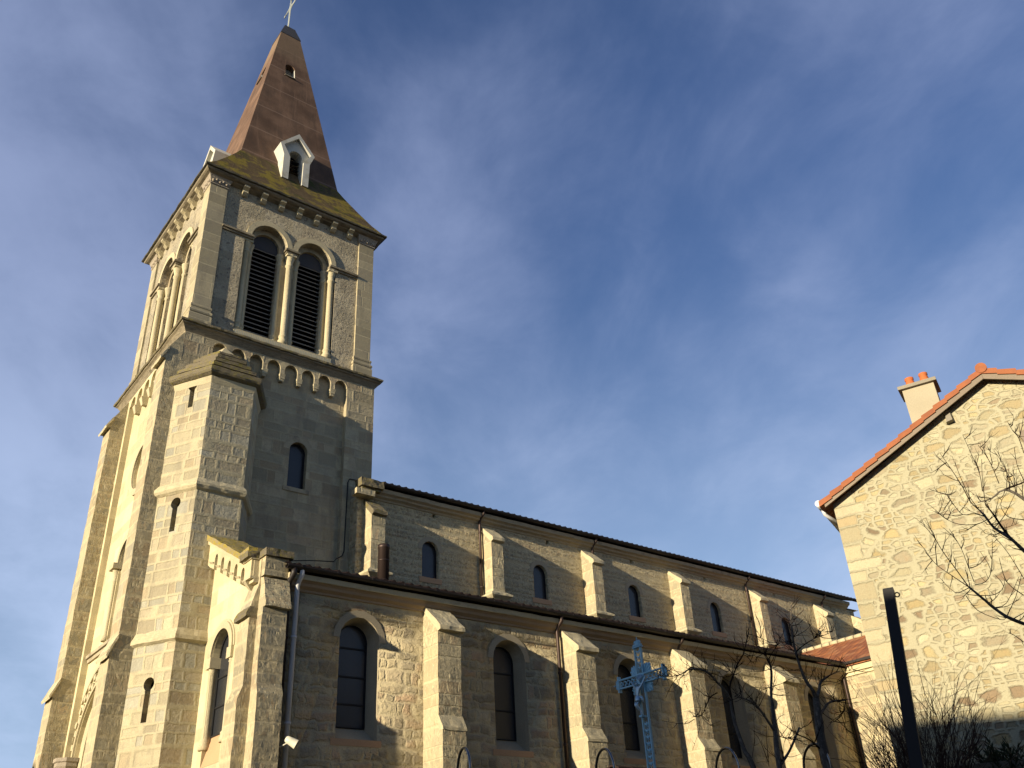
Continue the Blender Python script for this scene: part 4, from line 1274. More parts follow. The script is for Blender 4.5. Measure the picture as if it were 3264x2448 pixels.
# -- chapel with red tile roof at the far end
CX, RXX = 26.316, 28.892
m = MB(); m.plate(Wf(CX), rect(11.263, YA, GZ - .3, 6.072), (), 0, .4); m.box(CX + .4, 32, 11.263, 11.655, GZ - .3, 6.072)
put(m, 'chapel_wall', 'aisle')
m = MB(); m.fbox(Wf(CX), 11.165, YA - .22, 6.023, 6.209, -.14, .2); m.fbox(Wf(CX), 11.165, YA - .1, 5.925, 6.021, -.06, .2); put(m, 'chapel_cornice', 'facade')
m = MB()
sl2 = (7.639 - 6.307) / (RXX - CX)
m.prism([(CX - .22, 11.067, 6.307 - .22 * sl2), (CX - .22, 11.067, 6.366 - .22 * sl2), (RXX, 11.067, 7.698), (RXX, 11.067, 7.581)], (0, YC - 11.067, 0))
m.prism([(RXX, 11.067, 7.698), (31.635, 11.067, 6.268), (31.635, 11.067, 6.151), (RXX, 11.067, 7.581)], (0, YC - 11.067, 0))
ch = put(m, 'chapel_roof', 'redtile')
m = MB(); m.fbox(Wf(CX), 11.067, YA - .3, 6.229, 6.298, -.32, -.18); put(m, 'gutter', 'gutter')
m = MB()
for k in range(24):
    y = 11.949 + 7.835 * k / 24
    m.tube([(RXX, y, 7.718), (RXX, y + .30, 7.723)], [.085, .075], 7)
put(m, 'ridge_tiles', 'dressed')

# ================================================================== STONE HOUSE
C0 = Vector((17.22, 10.173, 0)); wv = Vector((.351, -.936, 0)).normalized(); iv = Vector((-wv.y, wv.x, 0))
if iv.x < 0: iv = -iv
house = empty('stone_house', 'rubble stone house with an orange tiled gable roof and a cream chimney, at the right', 'house', tuple(C0 + Vector((0, 0, GZ))))


def HF(u, v, d): return tuple(C0 + wv * u + iv * d + Vector((0, 0, v)))


def hput(mb, name, mat, parent=None):
    o = mb.build(name, mat)
    if parent is None:
        o.parent = house; o.matrix_parent_inverse = Matrix.Translation(-Vector(house.location))
    else:
        o.parent = parent
    return o


HR, HZ, HE = 3.64, 9.36, 7.46
UR = 8.3; ZR = HZ - .40 * (UR - HR)
m = MB(); m.plate(HF, [(0, GZ - .3), (UR, GZ - .3), (UR, ZR), (HR, HZ), (0, HE)], (), 0, 8.0); me_w = hput(m, 'house_wall', 'house')
# UV origin at the corner so that the quoins sit on the edge
uvl = me_w.data.uv_layers[0]
for p in me_w.data.polygons:
    for li in p.loop_indices:
        co = me_w.data.vertices[me_w.data.loops[li].vertex_index].co - C0
        u_, d_ = co.dot(wv), co.dot(iv)
        if abs(p.normal.dot(iv)) > .5: uvl.data[li].uv = (u_, co.z)
        else: uvl.data[li].uv = (d_ + .2, co.z)
slL = (HZ - HE) / HR; slR = (HZ - ZR) / (UR - HR)
m = MB()
for (ua, za, ub, zb) in ((-.22, HE + .06 - .22 * slL, HR, HZ + .06), (HR, HZ + .06, UR + .25, ZR + .06 - .25 * slR)):
    m.prism([HF(ua, za, -.17), HF(ub, zb, -.17), HF(ub, zb + .07, -.17), HF(ua, za + .07, -.17)], iv * 8.4)
roof = hput(m, 'roof', 'redtile')
# verge tiles step down along both slopes
for (ua, za, ub, zb, n) in ((-.24, HE + .13 - .24 * slL, HR + .02, HZ + .15, 14), (UR + .25, ZR + .13 - .25 * slR, HR - .02, HZ + .15, 15)):
    for k in range(n):
        u0 = ua + (ub - ua) * k / n; u1 = ua + (ub - ua) * (k + 1.08) / n
        z0 = za + (zb - za) * k / n; z1 = za + (zb - za) * (k + 1.08) / n
        m = MB()
        jit = random.uniform(-.008, .008)
        m.hexa([HF(u0, z0 - .085 + jit, -.27), HF(u1, z1 - .115, -.27), HF(u1, z1 - .115, .1), HF(u0, z0 - .085 + jit, .1),
                HF(u0, z0 + .045 + jit, -.265), HF(u1, z1 + .0, -.265), HF(u1, z1 + .0, .1), HF(u0, z0 + .045 + jit, .1)])
        o = hput(m, 'verge_tile', 'orangetile', roof)
m = MB(); m.tube([HF(HR + .03, HZ + .15, -.30), HF(HR + .03, HZ + .15, .2), HF(HR + .03, HZ + .16, 8.2)], [.115, .11, .11], 12)
hput(m, 'ridge_tile', 'orangetile', roof)
m = MB()
m.prism([HF(-.13, HE - .11, -.235), HF(HR, HZ - .085, -.235), HF(HR, HZ + .06, -.235), HF(-.13, HE + .03, -.235)], iv * .04)
hput(m, 'verge_board', 'timber')
m = MB()
m.prism([HF(HR + .004, HZ - .085, -.235), HF(UR + .15, ZR - .10, -.235), HF(UR + .15, ZR + .04, -.235), HF(HR + .004, HZ + .06, -.235)], iv * .04)
hput(m, 'verge_board', 'timber')
m = MB(); m.tube([HF(-.27, HE + .03, -.2), HF(-.27, HE + .0, 8.0)], .07, 10); hput(m, 'gutter', 'zinc')
m = MB(); m.tube([HF(-.26, HE - .02, .1), HF(-.24, HE - .14, .12), HF(-.14, HE - .22, .3), HF(-.05, HE - .24, .7), HF(-.05, HE - .6, 1.2), HF(-.05, GZ, 1.2)], .04, 8); hput(m, 'downpipe', 'zinc')
m = MB()
m.plate(HF, [(2.005, 8.3), (2.68, 8.3), (2.68, 9.87), (2.005, 9.87)], (), .45, 1.0)
chim = hput(m, 'chimney', 'chimney')
m = MB(); m.plate(HF, [(1.93, 9.87), (2.755, 9.87), (2.755, 9.95), (1.93, 9.95)], (), .37, 1.08); hput(m, 'chimney_cap', 'concrete', chim)
for u_, dz_ in ((2.20, 0.0), (2.51, 0.02)):
    m = MB(); m.lathe(HF(u_, 9.95, .70), [(.125, 0), (.12, .05), (.085, .22 + dz_), (.10, .24 + dz_), (.10, .285 + dz_), (.075, .29 + dz_), (.06, .2)], 14); hput(m, 'chimney_pot', 'pot', chim)
m = MB()
m.hexa([HF(2.70, 8.58, -.15), HF(2.83, 8.60, -.16), HF(2.85, 8.60, .05), HF(2.68, 8.58, .05), HF(2.72, 8.74, -.10), HF(2.82, 8.78, -.11), HF(2.86, 8.80, .05), HF(2.70, 8.76, .05)])
hput(m, 'projecting_stone', 'concrete')
m = MB(); m.fbox(HF, 4.0, 5.0, 6.9, 8.0, -.03, .1); wn = hput(m, 'window', 'glass')
m = MB(); m.fbox(HF, 3.93, 4.45, 6.86, 8.0, -.08, -.035); hput(m, 'shutter', 'timber', wn)

# ================================================================== CRUCIFIX
XC, YC, ZC = 10.8, 10.405, 3.157
cruc = empty('wayside_crucifix', 'pale blue cast iron crucifix with openwork arms standing before the church', 'crucifix', (XC, YC, GZ))
F = Wf(XC)


def cput(mb, name, mat, parent=None):
    o = mb.build(name, mat)
    if parent is None:
        o.parent = cruc; o.matrix_parent_inverse = Matrix.Translation(-Vector(cruc.location))
    else:
        o.parent = parent
    return o


m = MB()
hw = .066
for s in (-1, 1):
    for a, b_ in ((1.72, ZC - hw), (ZC + hw, 3.64)):
        m.fbox(F, YC + s * hw - .0105, YC + s * hw + .0105, a, b_, -.02, .02)
    for t in (-1, 1):
        a, b_ = sorted((YC + t * hw, YC + t * .50)); m.fbox(F, a, b_, ZC + s * hw - .0105, ZC + s * hw + .0105, -.0201, .0201)
# end bars
m.fbox(F, YC - .095, YC + .095, 3.645, 3.668, -.03, .03); m.fbox(F, YC - .085, YC + .085, 3.676, 3.70, -.024, .024)
for s in (-1, 1):
    a, b_ = sorted((YC + s * .485, YC + s * .515)); m.fbox(F, a, b_, ZC - .125, ZC + .125, -.03, .03)
fr = cput(m, 'cross_frame', 'blue')


def scroll(m, c, r, a0, a1, rad=.0055, n=9):
    m.tube([F(c[0] + r * (1 - .5 * k / n) * math.cos(a0 + (a1 - a0) * k / n), c[1] + r * (1 - .5 * k / n) * math.sin(a0 + (a1 - a0) * k / n), 0) for k in range(n + 1)], rad, 5)


def leaf(m, c, ang, ln, wd):
    ca_, sa_ = math.cos(ang), math.sin(ang)
    pts = [(0, 0), (.35 * ln, wd), (.7 * ln, wd * .7), (ln, 0), (.7 * ln, -wd * .7), (.35 * ln, -wd)]
    m.plate(F, [(c[0] + x * ca_ - y * sa_, c[1] + x * sa_ + y * ca_) for x, y in pts], (), -.008, .008)


m = MB()
z = 1.78
k = 0
while z < 2.50:
    for s in (-1, 1):
        scroll(m, (YC + s * .030, z), .034, math.pi / 2 * (1 - s), math.pi / 2 * (1 - s) + s * 4.6)
        leaf(m, (YC, z), math.pi / 2 + s * .75, .07, .010)
    leaf(m, (YC, z - .01), math.pi / 2, .08, .008)
    z += .095
cput(m, 'shaft_openwork', 'blue', fr)
m = MB()
z = ZC + .15
while z < 3.60:
    for s in (-1, 1):
        scroll(m, (YC + s * .030, z), .032, math.pi / 2 * (1 - s), math.pi / 2 * (1 - s) + s * 4.6)
        leaf(m, (YC, z), math.pi / 2 + s * .75, .065, .009)
    z += .085
cput(m, 'head_openwork', 'blue', fr)
for t in (-1, 1):
    m = MB()
    y = .16
    while y < .46:
        for s in (-1, 1):
            scroll(m, (YC + t * y, ZC + s * .030), .032, s * math.pi / 2, s * math.pi / 2 + 4.6)
            leaf(m, (YC + t * y, ZC), (0 if t > 0 else math.pi) + s * .75, .065, .009)
        y += .085
    cput(m, 'arm_openwork', 'blue', fr)
# trefoil finials
for base, ang in (((YC, 3.70), math.pi / 2), ((YC + .515, ZC), 0), ((YC - .515, ZC), math.pi)):
    m = MB()
    for a in (-.9, 0, .9):
        leaf(m, base, ang + a, .10 if a == 0 else .085, .013)
    for s in (-1, 1):
        cc = (base[0] + .045 * math.cos(ang + s * .9), base[1] + .045 * math.sin(ang + s * .9))
        scroll(m, cc, .036, ang + s * 2.2, ang + s * 2.2 - s * 5.0, .009)
    leaf(m, (base[0] + .06 * math.cos(ang), base[1] + .06 * math.sin(ang)), ang, .06, .010)
    cput(m, 'finial', 'blue', fr)
# rays between the arms
for a, b_ in ((1, 1), (1, -1), (-1, 1), (-1, -1)):
    m = MB()
    pts = [(YC + a * .06, ZC + b_ * .06)]
    n = 14
    for k in range(n + 1):
        tt = k / n
        if tt <= .5: bx, bz = .205, .06 + .145 * tt * 2
        else: bx, bz = .205 - .145 * (tt - .5) * 2, .205
        q = .0 if k % 2 else .022
        L = math.hypot(bx, bz)
        pts.append((YC + a * bx * (1 + q / L), ZC + b_ * bz * (1 + q / L)))
    m.plate(F, pts, (), .012, .030)
    for k in range(7):
        th = math.radians(8 + 74 * k / 6)
        rr = .27 if 25 < math.degrees(th) < 65 else .225
        m.tube([F(YC + a * .09 * math.cos(th), ZC + b_ * .09 * math.sin(th), .011), F(YC + a * rr * math.cos(th), ZC + b_ * rr * math.sin(th), .011)], [.006, .012], 5)
    cput(m, 'sunburst_panel', 'blue')
m = MB()
m.lathe(F(YC, ZC, -.01), [(.088, -.012), (.092, 0), (.088, .012)], 24, True, (1, 0, 0))
mdl = cput(m, 'medallion', 'blue')
m = MB()
for k in range(5):
    a = math.pi / 2 + (k - 2) * .33
    m.tube([F(YC, ZC - .06, -.03), F(YC + .12 * math.cos(a), ZC - .06 + .12 * math.sin(a), -.034)], [.004, .012], 5)
cput(m, 'shell_ribs', 'silver', mdl)
# figure on the cross (one continuous skinned body), facing the sun side (-X)
vx = XC - .055
J = {'pelvis': (vx - .005, YC + .055, 2.865), 'waist': (vx - .012, YC + .048, 2.915), 'chest': (vx - .02, YC + .030, 2.985), 'neck': (vx - .02, YC + .018, 3.035), 'head': (vx - .038, YC + .022, 3.068), 'crown': (vx - .035, YC + .026, 3.098),
     'shl': (vx - .01, YC + .085, 3.02), 'ell': (vx, YC + .135, 3.075), 'wrl': (vx + .015, YC + .180, 3.135), 'hdl': (vx + .02, YC + .192, 3.155),
     'shr': (vx - .01, YC - .040, 3.025), 'elr': (vx, YC - .085, 3.085), 'wrr': (vx + .015, YC - .125, 3.15), 'hdr': (vx + .02, YC - .138, 3.172),
     'hl': (vx - .005, YC + .085, 2.845), 'kl': (vx - .05, YC + .095, 2.755), 'al': (vx, YC + .030, 2.655), 'fl': (vx - .03, YC + .018, 2.615),
     'hr': (vx - .005, YC + .030, 2.845), 'kr': (vx - .055, YC + .055, 2.755), 'ar': (vx - .012, YC + .012, 2.650), 'fr': (vx - .04, YC + .004, 2.612)}
RAD = {'pelvis': .036, 'waist': .031, 'chest': .042, 'neck': .015, 'head': .026, 'crown': .020, 'shl': .021, 'ell': .014, 'wrl': .009, 'hdl': .010, 'shr': .021, 'elr': .014, 'wrr': .009, 'hdr': .010,
       'hl': .030, 'kl': .020, 'al': .012, 'fl': .012, 'hr': .030, 'kr': .020, 'ar': .012, 'fr': .012}
E_ = [('pelvis', 'waist'), ('waist', 'chest'), ('chest', 'neck'), ('neck', 'head'), ('head', 'crown'), ('chest', 'shl'), ('shl', 'ell'), ('ell', 'wrl'), ('wrl', 'hdl'), ('chest', 'shr'), ('shr', 'elr'), ('elr', 'wrr'), ('wrr', 'hdr'),
      ('pelvis', 'hl'), ('hl', 'kl'), ('kl', 'al'), ('al', 'fl'), ('pelvis', 'hr'), ('hr', 'kr'), ('kr', 'ar'), ('ar', 'fr')]
keys = list(J)
me = bpy.data.meshes.new('corpus_figure')
me.from_pydata([J[k] for k in keys], [(keys.index(a), keys.index(b)) for a, b in E_], [])
fig = bpy.data.objects.new('corpus_figure', me); COL.objects.link(fig)
fig.modifiers.new('skin', 'SKIN')
for i, k in enumerate(keys):
    me.skin_vertices[0].data[i].radius = (RAD[k], RAD[k])
me.skin_vertices[0].data[0].use_root = True
ss = fig.modifiers.new('subsurf', 'SUBSURF'); ss.levels = 2; ss.render_levels = 2
me.materials.append(M['silver'])
fig.parent = cruc; fig.matrix_parent_inverse = Matrix.Translation(-Vector(cruc.location))
m = MB()
m.lathe((vx - .006, YC + .055, 2.80), [(.058, 0), (.062, .03), (.050, .08), (.038, .10)], 12)
m.tube([(vx - .02, YC + .01, 2.87), (vx - .02, YC - .035, 2.86), (vx - .015, YC - .05, 2.82), (vx - .01, YC - .062, 2.77)], [.02, .022, .018, .008], 6)
o = cput(m, 'loincloth', 'silver')
m = MB(); m.fbox(F, YC - .02, YC + .045, 2.57, 2.598, -.10, .02); cput(m, 'footrest', 'blue')
m = MB()
m.box(XC - .16, XC + .16, YC - .16, YC + .16, 1.50, 1.72); m.box(XC - .3, XC + .3, YC - .3, YC + .3, GZ - .1, 1.50)
m.rloft(XC - .16, XC + .16, YC - .16, YC + .16, [(.04, 1.50), (.04, 1.54), (.0, 1.58)])
cput(m, 'pedestal', 'buttress')

# ================================================================== STREET FURNITURE
hd = Vector((.33, .94, 0)).normalized()
hoop_lab = ['steel bicycle hoop furthest left, before the first aisle buttress', 'steel bicycle hoop just left of the blue crucifix', 'steel bicycle hoop right of the blue crucifix, below the dark aisle window', 'steel bicycle hoop furthest right, among the bare tree trunks']


def hoop_mesh():
    m = MB()
    r_ = .33; ztop = 2.0
    pts = [(hd * -r_) + Vector((0, 0, GZ - 1.1 - .0)), (hd * -r_) + Vector((0, 0, ztop - r_ - 1.1))]
    pts += [hd * (-r_ * math.cos(math.pi * k / 16)) + Vector((0, 0, ztop - r_ - 1.1 + r_ * math.sin(math.pi * k / 16))) for k in range(1, 16)]
    pts += [(hd * r_) + Vector((0, 0, ztop - r_ - 1.1)), (hd * r_) + Vector((0, 0, 0))]
    m.tube(pts, .019, 10)
    return m


hp = None
for i, (az, rr) in enumerate(((54.9, 13.15), (46.65, 13.95), (39.66, 14.8), (34.75, 15.2))):
    loc = (rr * math.cos(R(az)), rr * math.sin(R(az)), GZ)
    if hp is None:
        hp = hoop_mesh().build('bicycle_hoop', 'steel'); o = hp
    else:
        o = hp.copy(); COL.objects.link(o)
    o.location = loc
    tag(o, hoop_lab[i], 'bike rack', 'steel hoops in a row before the church')

# leaning black post
pt = Vector((12.283, 6.717, 3.804)); pb_ = Vector((12.176, 6.912, 1.437))
dn = (pb_ - pt).normalized(); base = pt + dn * ((pt.z - GZ) / -dn.z)
post = empty('black_post', 'black square metal post leaning slightly in front of the stone house', 'post', tuple(base))
m = MB()
side = Vector((.44, -.90, 0)).normalized(); fw = dn.cross(side).normalized()
hw_ = .078
m.loft([[p + (side * a + fw * b_) * k for a, b_ in ((-hw_, -hw_), (hw_, -hw_), (hw_, hw_), (-hw_, hw_))] for p, k in ((base, 1.04), (pt + dn * .02, .96), (pt, .90))])
o = m.build('post_shaft', 'blackmetal'); o.parent = post; o.matrix_parent_inverse = Matrix.Translation(-base)
m = MB()
c = pt + dn * .10 + side * .105
m.tube([c + (side * math.cos(2 * math.pi * k / 10) + Vector((0, 0, 1)) * math.sin(2 * math.pi * k / 10)) * .032 for k in range(11)], .010, 6)
o = m.build('post_ring', 'blackmetal'); o.parent = post; o.matrix_parent_inverse = Matrix.Translation(-base)

# floodlight on the corner pier
fl = empty('floodlight', 'small cream floodlight fixed beside the downpipe at the aisle corner', 'floodlight', (7.50, 16.38, 2.85))
m = MB()
c = Vector((7.60, 16.25, 2.94)); ax_ = Vector((.72, -.35, -.45)).normalized()
m.lathe(c - ax_ * .11, [(.035, 0), (.06, .02), (.072, .10), (.085, .22), (.09, .23)], 14, True, ax_)
o = m.build('lamp_housing', 'lampwhite'); o.parent = fl; o.matrix_parent_inverse = Matrix.Translation(-Vector(fl.location))
m = MB(); m.lathe(c + ax_ * .121, [(.078, 0), (.078, .004)], 14, True, ax_)
o = m.build('lamp_glass', 'glass'); o.parent = fl; o.matrix_parent_inverse = Matrix.Translation(-Vector(fl.location))
m = MB(); m.tube([c, (7.42, 16.36, 2.84)], .014, 6)
o = m.build('lamp_bracket', 'lampwhite'); o.parent = fl; o.matrix_parent_inverse = Matrix.Translation(-Vector(fl.location))

# low churchyard wall with tile coping between the buttresses
yw = empty('tile_capped_wall', 'low wall capped with clay tiles before the aisle, behind the crucifix', 'wall', (17, 15.45, GZ))
m = MB(); m.box(14.85, 21.5, 15.32, 15.60, GZ - .1, 2.64)
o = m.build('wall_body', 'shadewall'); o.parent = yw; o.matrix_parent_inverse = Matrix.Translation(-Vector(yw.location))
m = MB()
x = 14.78; random.seed(4)
while x < 21.5:
    j = random.uniform(-.012, .012)
    m.prism([(x, 15.22, 2.64 + j), (x, 15.46, 2.71 + j), (x, 15.70, 2.64 + j), (x, 15.70, 2.675 + j), (x, 15.46, 2.745 + j), (x, 15.22, 2.675 + j)], (.21, 0, 0))
    x += .215
o = m.build('shaded_tile_coping', 'darktile'); o.parent = yw; o.matrix_parent_inverse = Matrix.Translation(-Vector(yw.location))  # near-black tile colour carries the shade lying on the coping

# garden wall at the foot of the house
gw = MB()
g0 = Vector((14.9, 8.2, 0)); gd = Vector((.43, -.90, 0)).normalized(); gi = Vector((.90, .43, 0))
gw.prism([tuple(g0 - gd * .1 + Vector((0, 0, GZ - .1))), tuple(g0 + gd * 9 + Vector((0, 0, GZ - .1))), tuple(g0 + gd * 9 + gi * .3 + Vector((0, 0, GZ - .1))), tuple(g0 - gd * .1 + gi * .3 + Vector((0, 0, GZ - .1)))], (0, 0, 1.70 - GZ + .1))
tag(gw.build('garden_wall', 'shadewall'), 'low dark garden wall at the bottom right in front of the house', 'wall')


# ================================================================== BARE TREES AND SHRUBS
def smooth_path(pts, n=3):
    """Catmull-Rom through the traced points"""
    out = []
    for i in range(len(pts) - 1):
        p0 = pts[max(i - 1, 0)]; p1 = pts[i]; p2 = pts[i + 1]; p3 = pts[min(i + 2, len(pts) - 1)]
        for k in range(n):
            t = k / n
            out.append(0.5 * ((2 * p1) + (p2 - p0) * t + (2 * p0 - 5 * p1 + 4 * p2 - p3) * t * t + (3 * p1 - p0 - 3 * p2 + p3) * t ** 3))
    out.append(pts[-1])
    return out


def limb(m, Zr, pts, r0, r1, depth, wob=.0, n=8):
    """a limb through traced points; each point carries its own depth"""
    P = [at(Zr, x, y, depth + dd) for x, y, dd in pts]
    Q = smooth_path(P, 3)
    N = len(Q)
    r0 = max(r0 * .52, r1 * .52)
    r1 = max(r1 * .55, .0025)
    rad = [(r0 + (r1 - r0) * i / (N - 1)) * (1 + random.uniform(-.10, .14)) for i in range(N)]
    m.tube(Q, rad, n)
    return Q, rad


def twig(m, p, d, ln, r, level=0, lift=.35, spread=.55, n=6):
    """a fine shoot that wanders and rises, with side shoots"""
    pts = [p]; dirs = d.normalized()
    st = ln / n
    for i in range(n):
        dirs = (dirs + Vector((random.gauss(0, .13), random.gauss(0, .13), random.gauss(0, .10) + lift * .22))).normalized()
        pts.append(pts[-1] + dirs * st)
    m.tube(pts, [r * (1 - .75 * i / n) for i in range(n + 1)], 4, True, False)
    if level > 0:
        for k in range(random.randint(1, 3)):
            i = random.randint(1, n - 1)
            dd = (pts[i + 1] - pts[i]).normalized()
            sd_ = Vector((random.gauss(0, 1), random.gauss(0, 1), random.gauss(.25, .8))).normalized()
            twig(m, pts[i], (dd + sd_ * spread).normalized(), ln * random.uniform(.35, .7), r * .62, level - 1, lift, spread, max(3, n - 2))


def shoots(m, Q, count, ln, r, level=1, lift=.4, start=.25):
    for _ in range(count):
        i = random.randint(int(len(Q) * start), len(Q) - 2)
        d = (Q[i + 1] - Q[i]).normalized()
        sd_ = Vector((random.gauss(0, 1), random.gauss(0, 1), random.gauss(.3, .8))).normalized()
        twig(m, Q[i], d * .35 + sd_, ln * random.uniform(.5, 1.25), r * random.uniform(.7, 1.2), level, lift)


def tree(name, label, loc, trunk, limbs, twigs, twigmat='twig', trunkmat='bark', depth=15.0, ntw=26, tln=.5, seed=1):
    random.seed(seed)
    t = empty(name, label, 'tree', loc)
    inv = Matrix.Translation(-Vector(loc))
    m = MB()
    Zr, pts, r0, r1 = trunk
    P = [Vector(loc)] + [at(Zr, x, y, depth + dd) for x, y, dd in pts]
    Q = smooth_path(P, 4)
    N = len(Q)
    m.tube(Q, [(r0 + (r1 - r0) * i / (N - 1)) * (1 + random.uniform(-.06, .08)) for i in range(N)], 12)
    o = m.build('trunk', trunkmat); o.parent = t; o.matrix_parent_inverse = inv
    tw = MB()
    for Zr, pts, r0, r1 in limbs:
        m = MB()
        Q, rad = limb(m, Zr, pts, r0, r1, depth)
        o = m.build('branch', trunkmat if r0 > .03 else twigmat); o.parent = t; o.matrix_parent_inverse = inv
        shoots(tw, Q, max(3, int(ntw * (len(Q) / 22))), tln, .0065, 1)
    for Zr, pts in twigs:
        Q, rad = limb(tw, Zr, pts, .010, .003, depth, n=4)
        shoots(tw, Q, 3, tln * .45, .004, 0)
    o = tw.build('twigs', twigmat); o.parent = t; o.matrix_parent_inverse = inv
    return t


bA = at(S3, 560, 1650, 15.0); bA.z = GZ
tree('bare_tree', 'bare grey tree with a forked trunk at the corner of the church and chapel', (bA.x + .05, bA.y - .02, GZ),
     (S3, [(520, 1450, 0), (490, 1250, 0), (470, 1080, 0), (458, 985, 0)], .075, .050),
     [(S3, [(458, 985, 0), (420, 900, -.1), (360, 820, -.15), (300, 670, -.2), (262, 540, -.25), (232, 400, -.3), (218, 230, -.3), (220, 85, -.3)], .062, .014),
      (S3, [(462, 985, 0), (490, 900, .1), (498, 840, .15), (560, 780, .25), (690, 722, .4)], .055, .010),
      (S3, [(495, 1150, 0), (540, 1080, .15), (600, 1020, .3), (745, 1005, .5)], .045, .020),
      (S3, [(262, 540, -.25), (330, 480, -.2), (440, 410, -.1), (530, 380, 0), (640, 330, .1)], .018, .005),
      (S3, [(500, 1480, 0), (400, 1390, -.3), (260, 1330, -.6)], .028, .012),
      (S3, [(745, 1005, .5), (720, 1110, .5), (690, 1170, .5), (610, 1220, .45)], .010, .004),
      (S3, [(700, 725, .4), (780, 720, .5), (880, 690, .55)], .008, .003)],
     [(S3, [(500, 830, .15), (600, 825, .3), (700, 850, .4)]), (S3, [(222, 270, -.3), (270, 200, -.3), (340, 130, -.25)]), (S3, [(222, 260, -.3), (150, 170, -.3), (20, 90, -.4)]),
      (S3, [(320, 700, -.2), (200, 720, -.3), (60, 710, -.4)]), (S3, [(360, 800, -.1), (200, 770, -.3), (30, 690, -.4)]), (S3, [(620, 1010, .3), (640, 900, .35), (670, 800, .4)]), (S3, [(520, 1550, 0), (700, 1580, .2), (930, 1610, .5)]),
      (S3, [(215, 100, -.3), (250, 50, -.3), (300, 0, -.25)]), (S3, [(725, 1110, .5), (740, 1210, .5), (715, 1310, .5)]), (S3, [(218, 240, -.3), (160, 220, -.3), (60, 120, -.35)]),
      (S3, [(232, 400, -.3), (280, 330, -.3), (240, 220, -.3)]), (S3, [(120, 440, -.4), (200, 470, -.3), (262, 520, -.25)])],
     depth=15.0, ntw=26, tln=.32, seed=11)
bB = at(S2, 1415, 1650, 14.2); bB.z = GZ
tree('bare_tree', 'bare tree with a slender straight trunk in front of the last aisle buttress', (bB.x, bB.y, GZ),
     (S2, [(1400, 1500, 0), (1375, 1250, 0), (1352, 1050, 0), (1345, 930, 0)], .042, .025),
     [(S2, [(1345, 930, 0), (1325, 780, 0), (1330, 560, 0), (1318, 460, 0), (1290, 380, 0)], .042, .022),
      (S2, [(1370, 1230, 0), (1290, 1110, -.1), (1200, 980, -.2), (1110, 890, -.3), (980, 830, -.4), (890, 820, -.5)], .040, .010),
      (S2, [(1290, 380, 0), (1345, 290, 0), (1420, 170, .05), (1470, 60, .1)], .014, .005),
      (S2, [(1290, 380, 0), (1260, 300, -.05), (1230, 180, -.1), (1150, 20, -.15)], .011, .004),
      (S2, [(1430, 1640, .1), (1480, 1560, .2), (1560, 1420, .3), (1660, 1180, .4)], .040, .028),
      (S2, [(1360, 1260, 0), (1480, 1300, .1), (1600, 1290, .2)], .012, .004)],
     [(S2, [(1310, 490, 0), (1200, 520, -.1), (1020, 510, -.2)]), (S2, [(1345, 480, 0), (1430, 450, .1), (1500, 500, .15)]), (S2, [(1370, 1290, 0), (1260, 1280, -.1), (1110, 1220, -.2)]), (S2, [(1190, 960, -.2), (1000, 730, -.3), (930, 640, -.35)]),
      (S2, [(1180, 920, -.2), (1190, 820, -.2), (1190, 770, -.2)]), (S2, [(1365, 1150, 0), (1420, 1060, .1), (1480, 1030, .2)]), (S2, [(1290, 1590, 0), (1230, 1420, -.1), (1170, 1290, -.15)]), (S2, [(1300, 1640, 0), (1270, 1300, 0), (1270, 1150, 0)]),
      (S2, [(1600, 1290, .2), (1680, 1350, .3), (1780, 1400, .4)]), (S2, [(1640, 1230, .4), (1560, 1330, .35), (1480, 1300, .3)]), (S2, [(1660, 1200, .4), (1760, 1150, .5), (1830, 1080, .5)])],
     depth=14.2, ntw=22, tln=.28, seed=23)
bC = at(S2, 1150, 1680, 14.9); bC.z = GZ
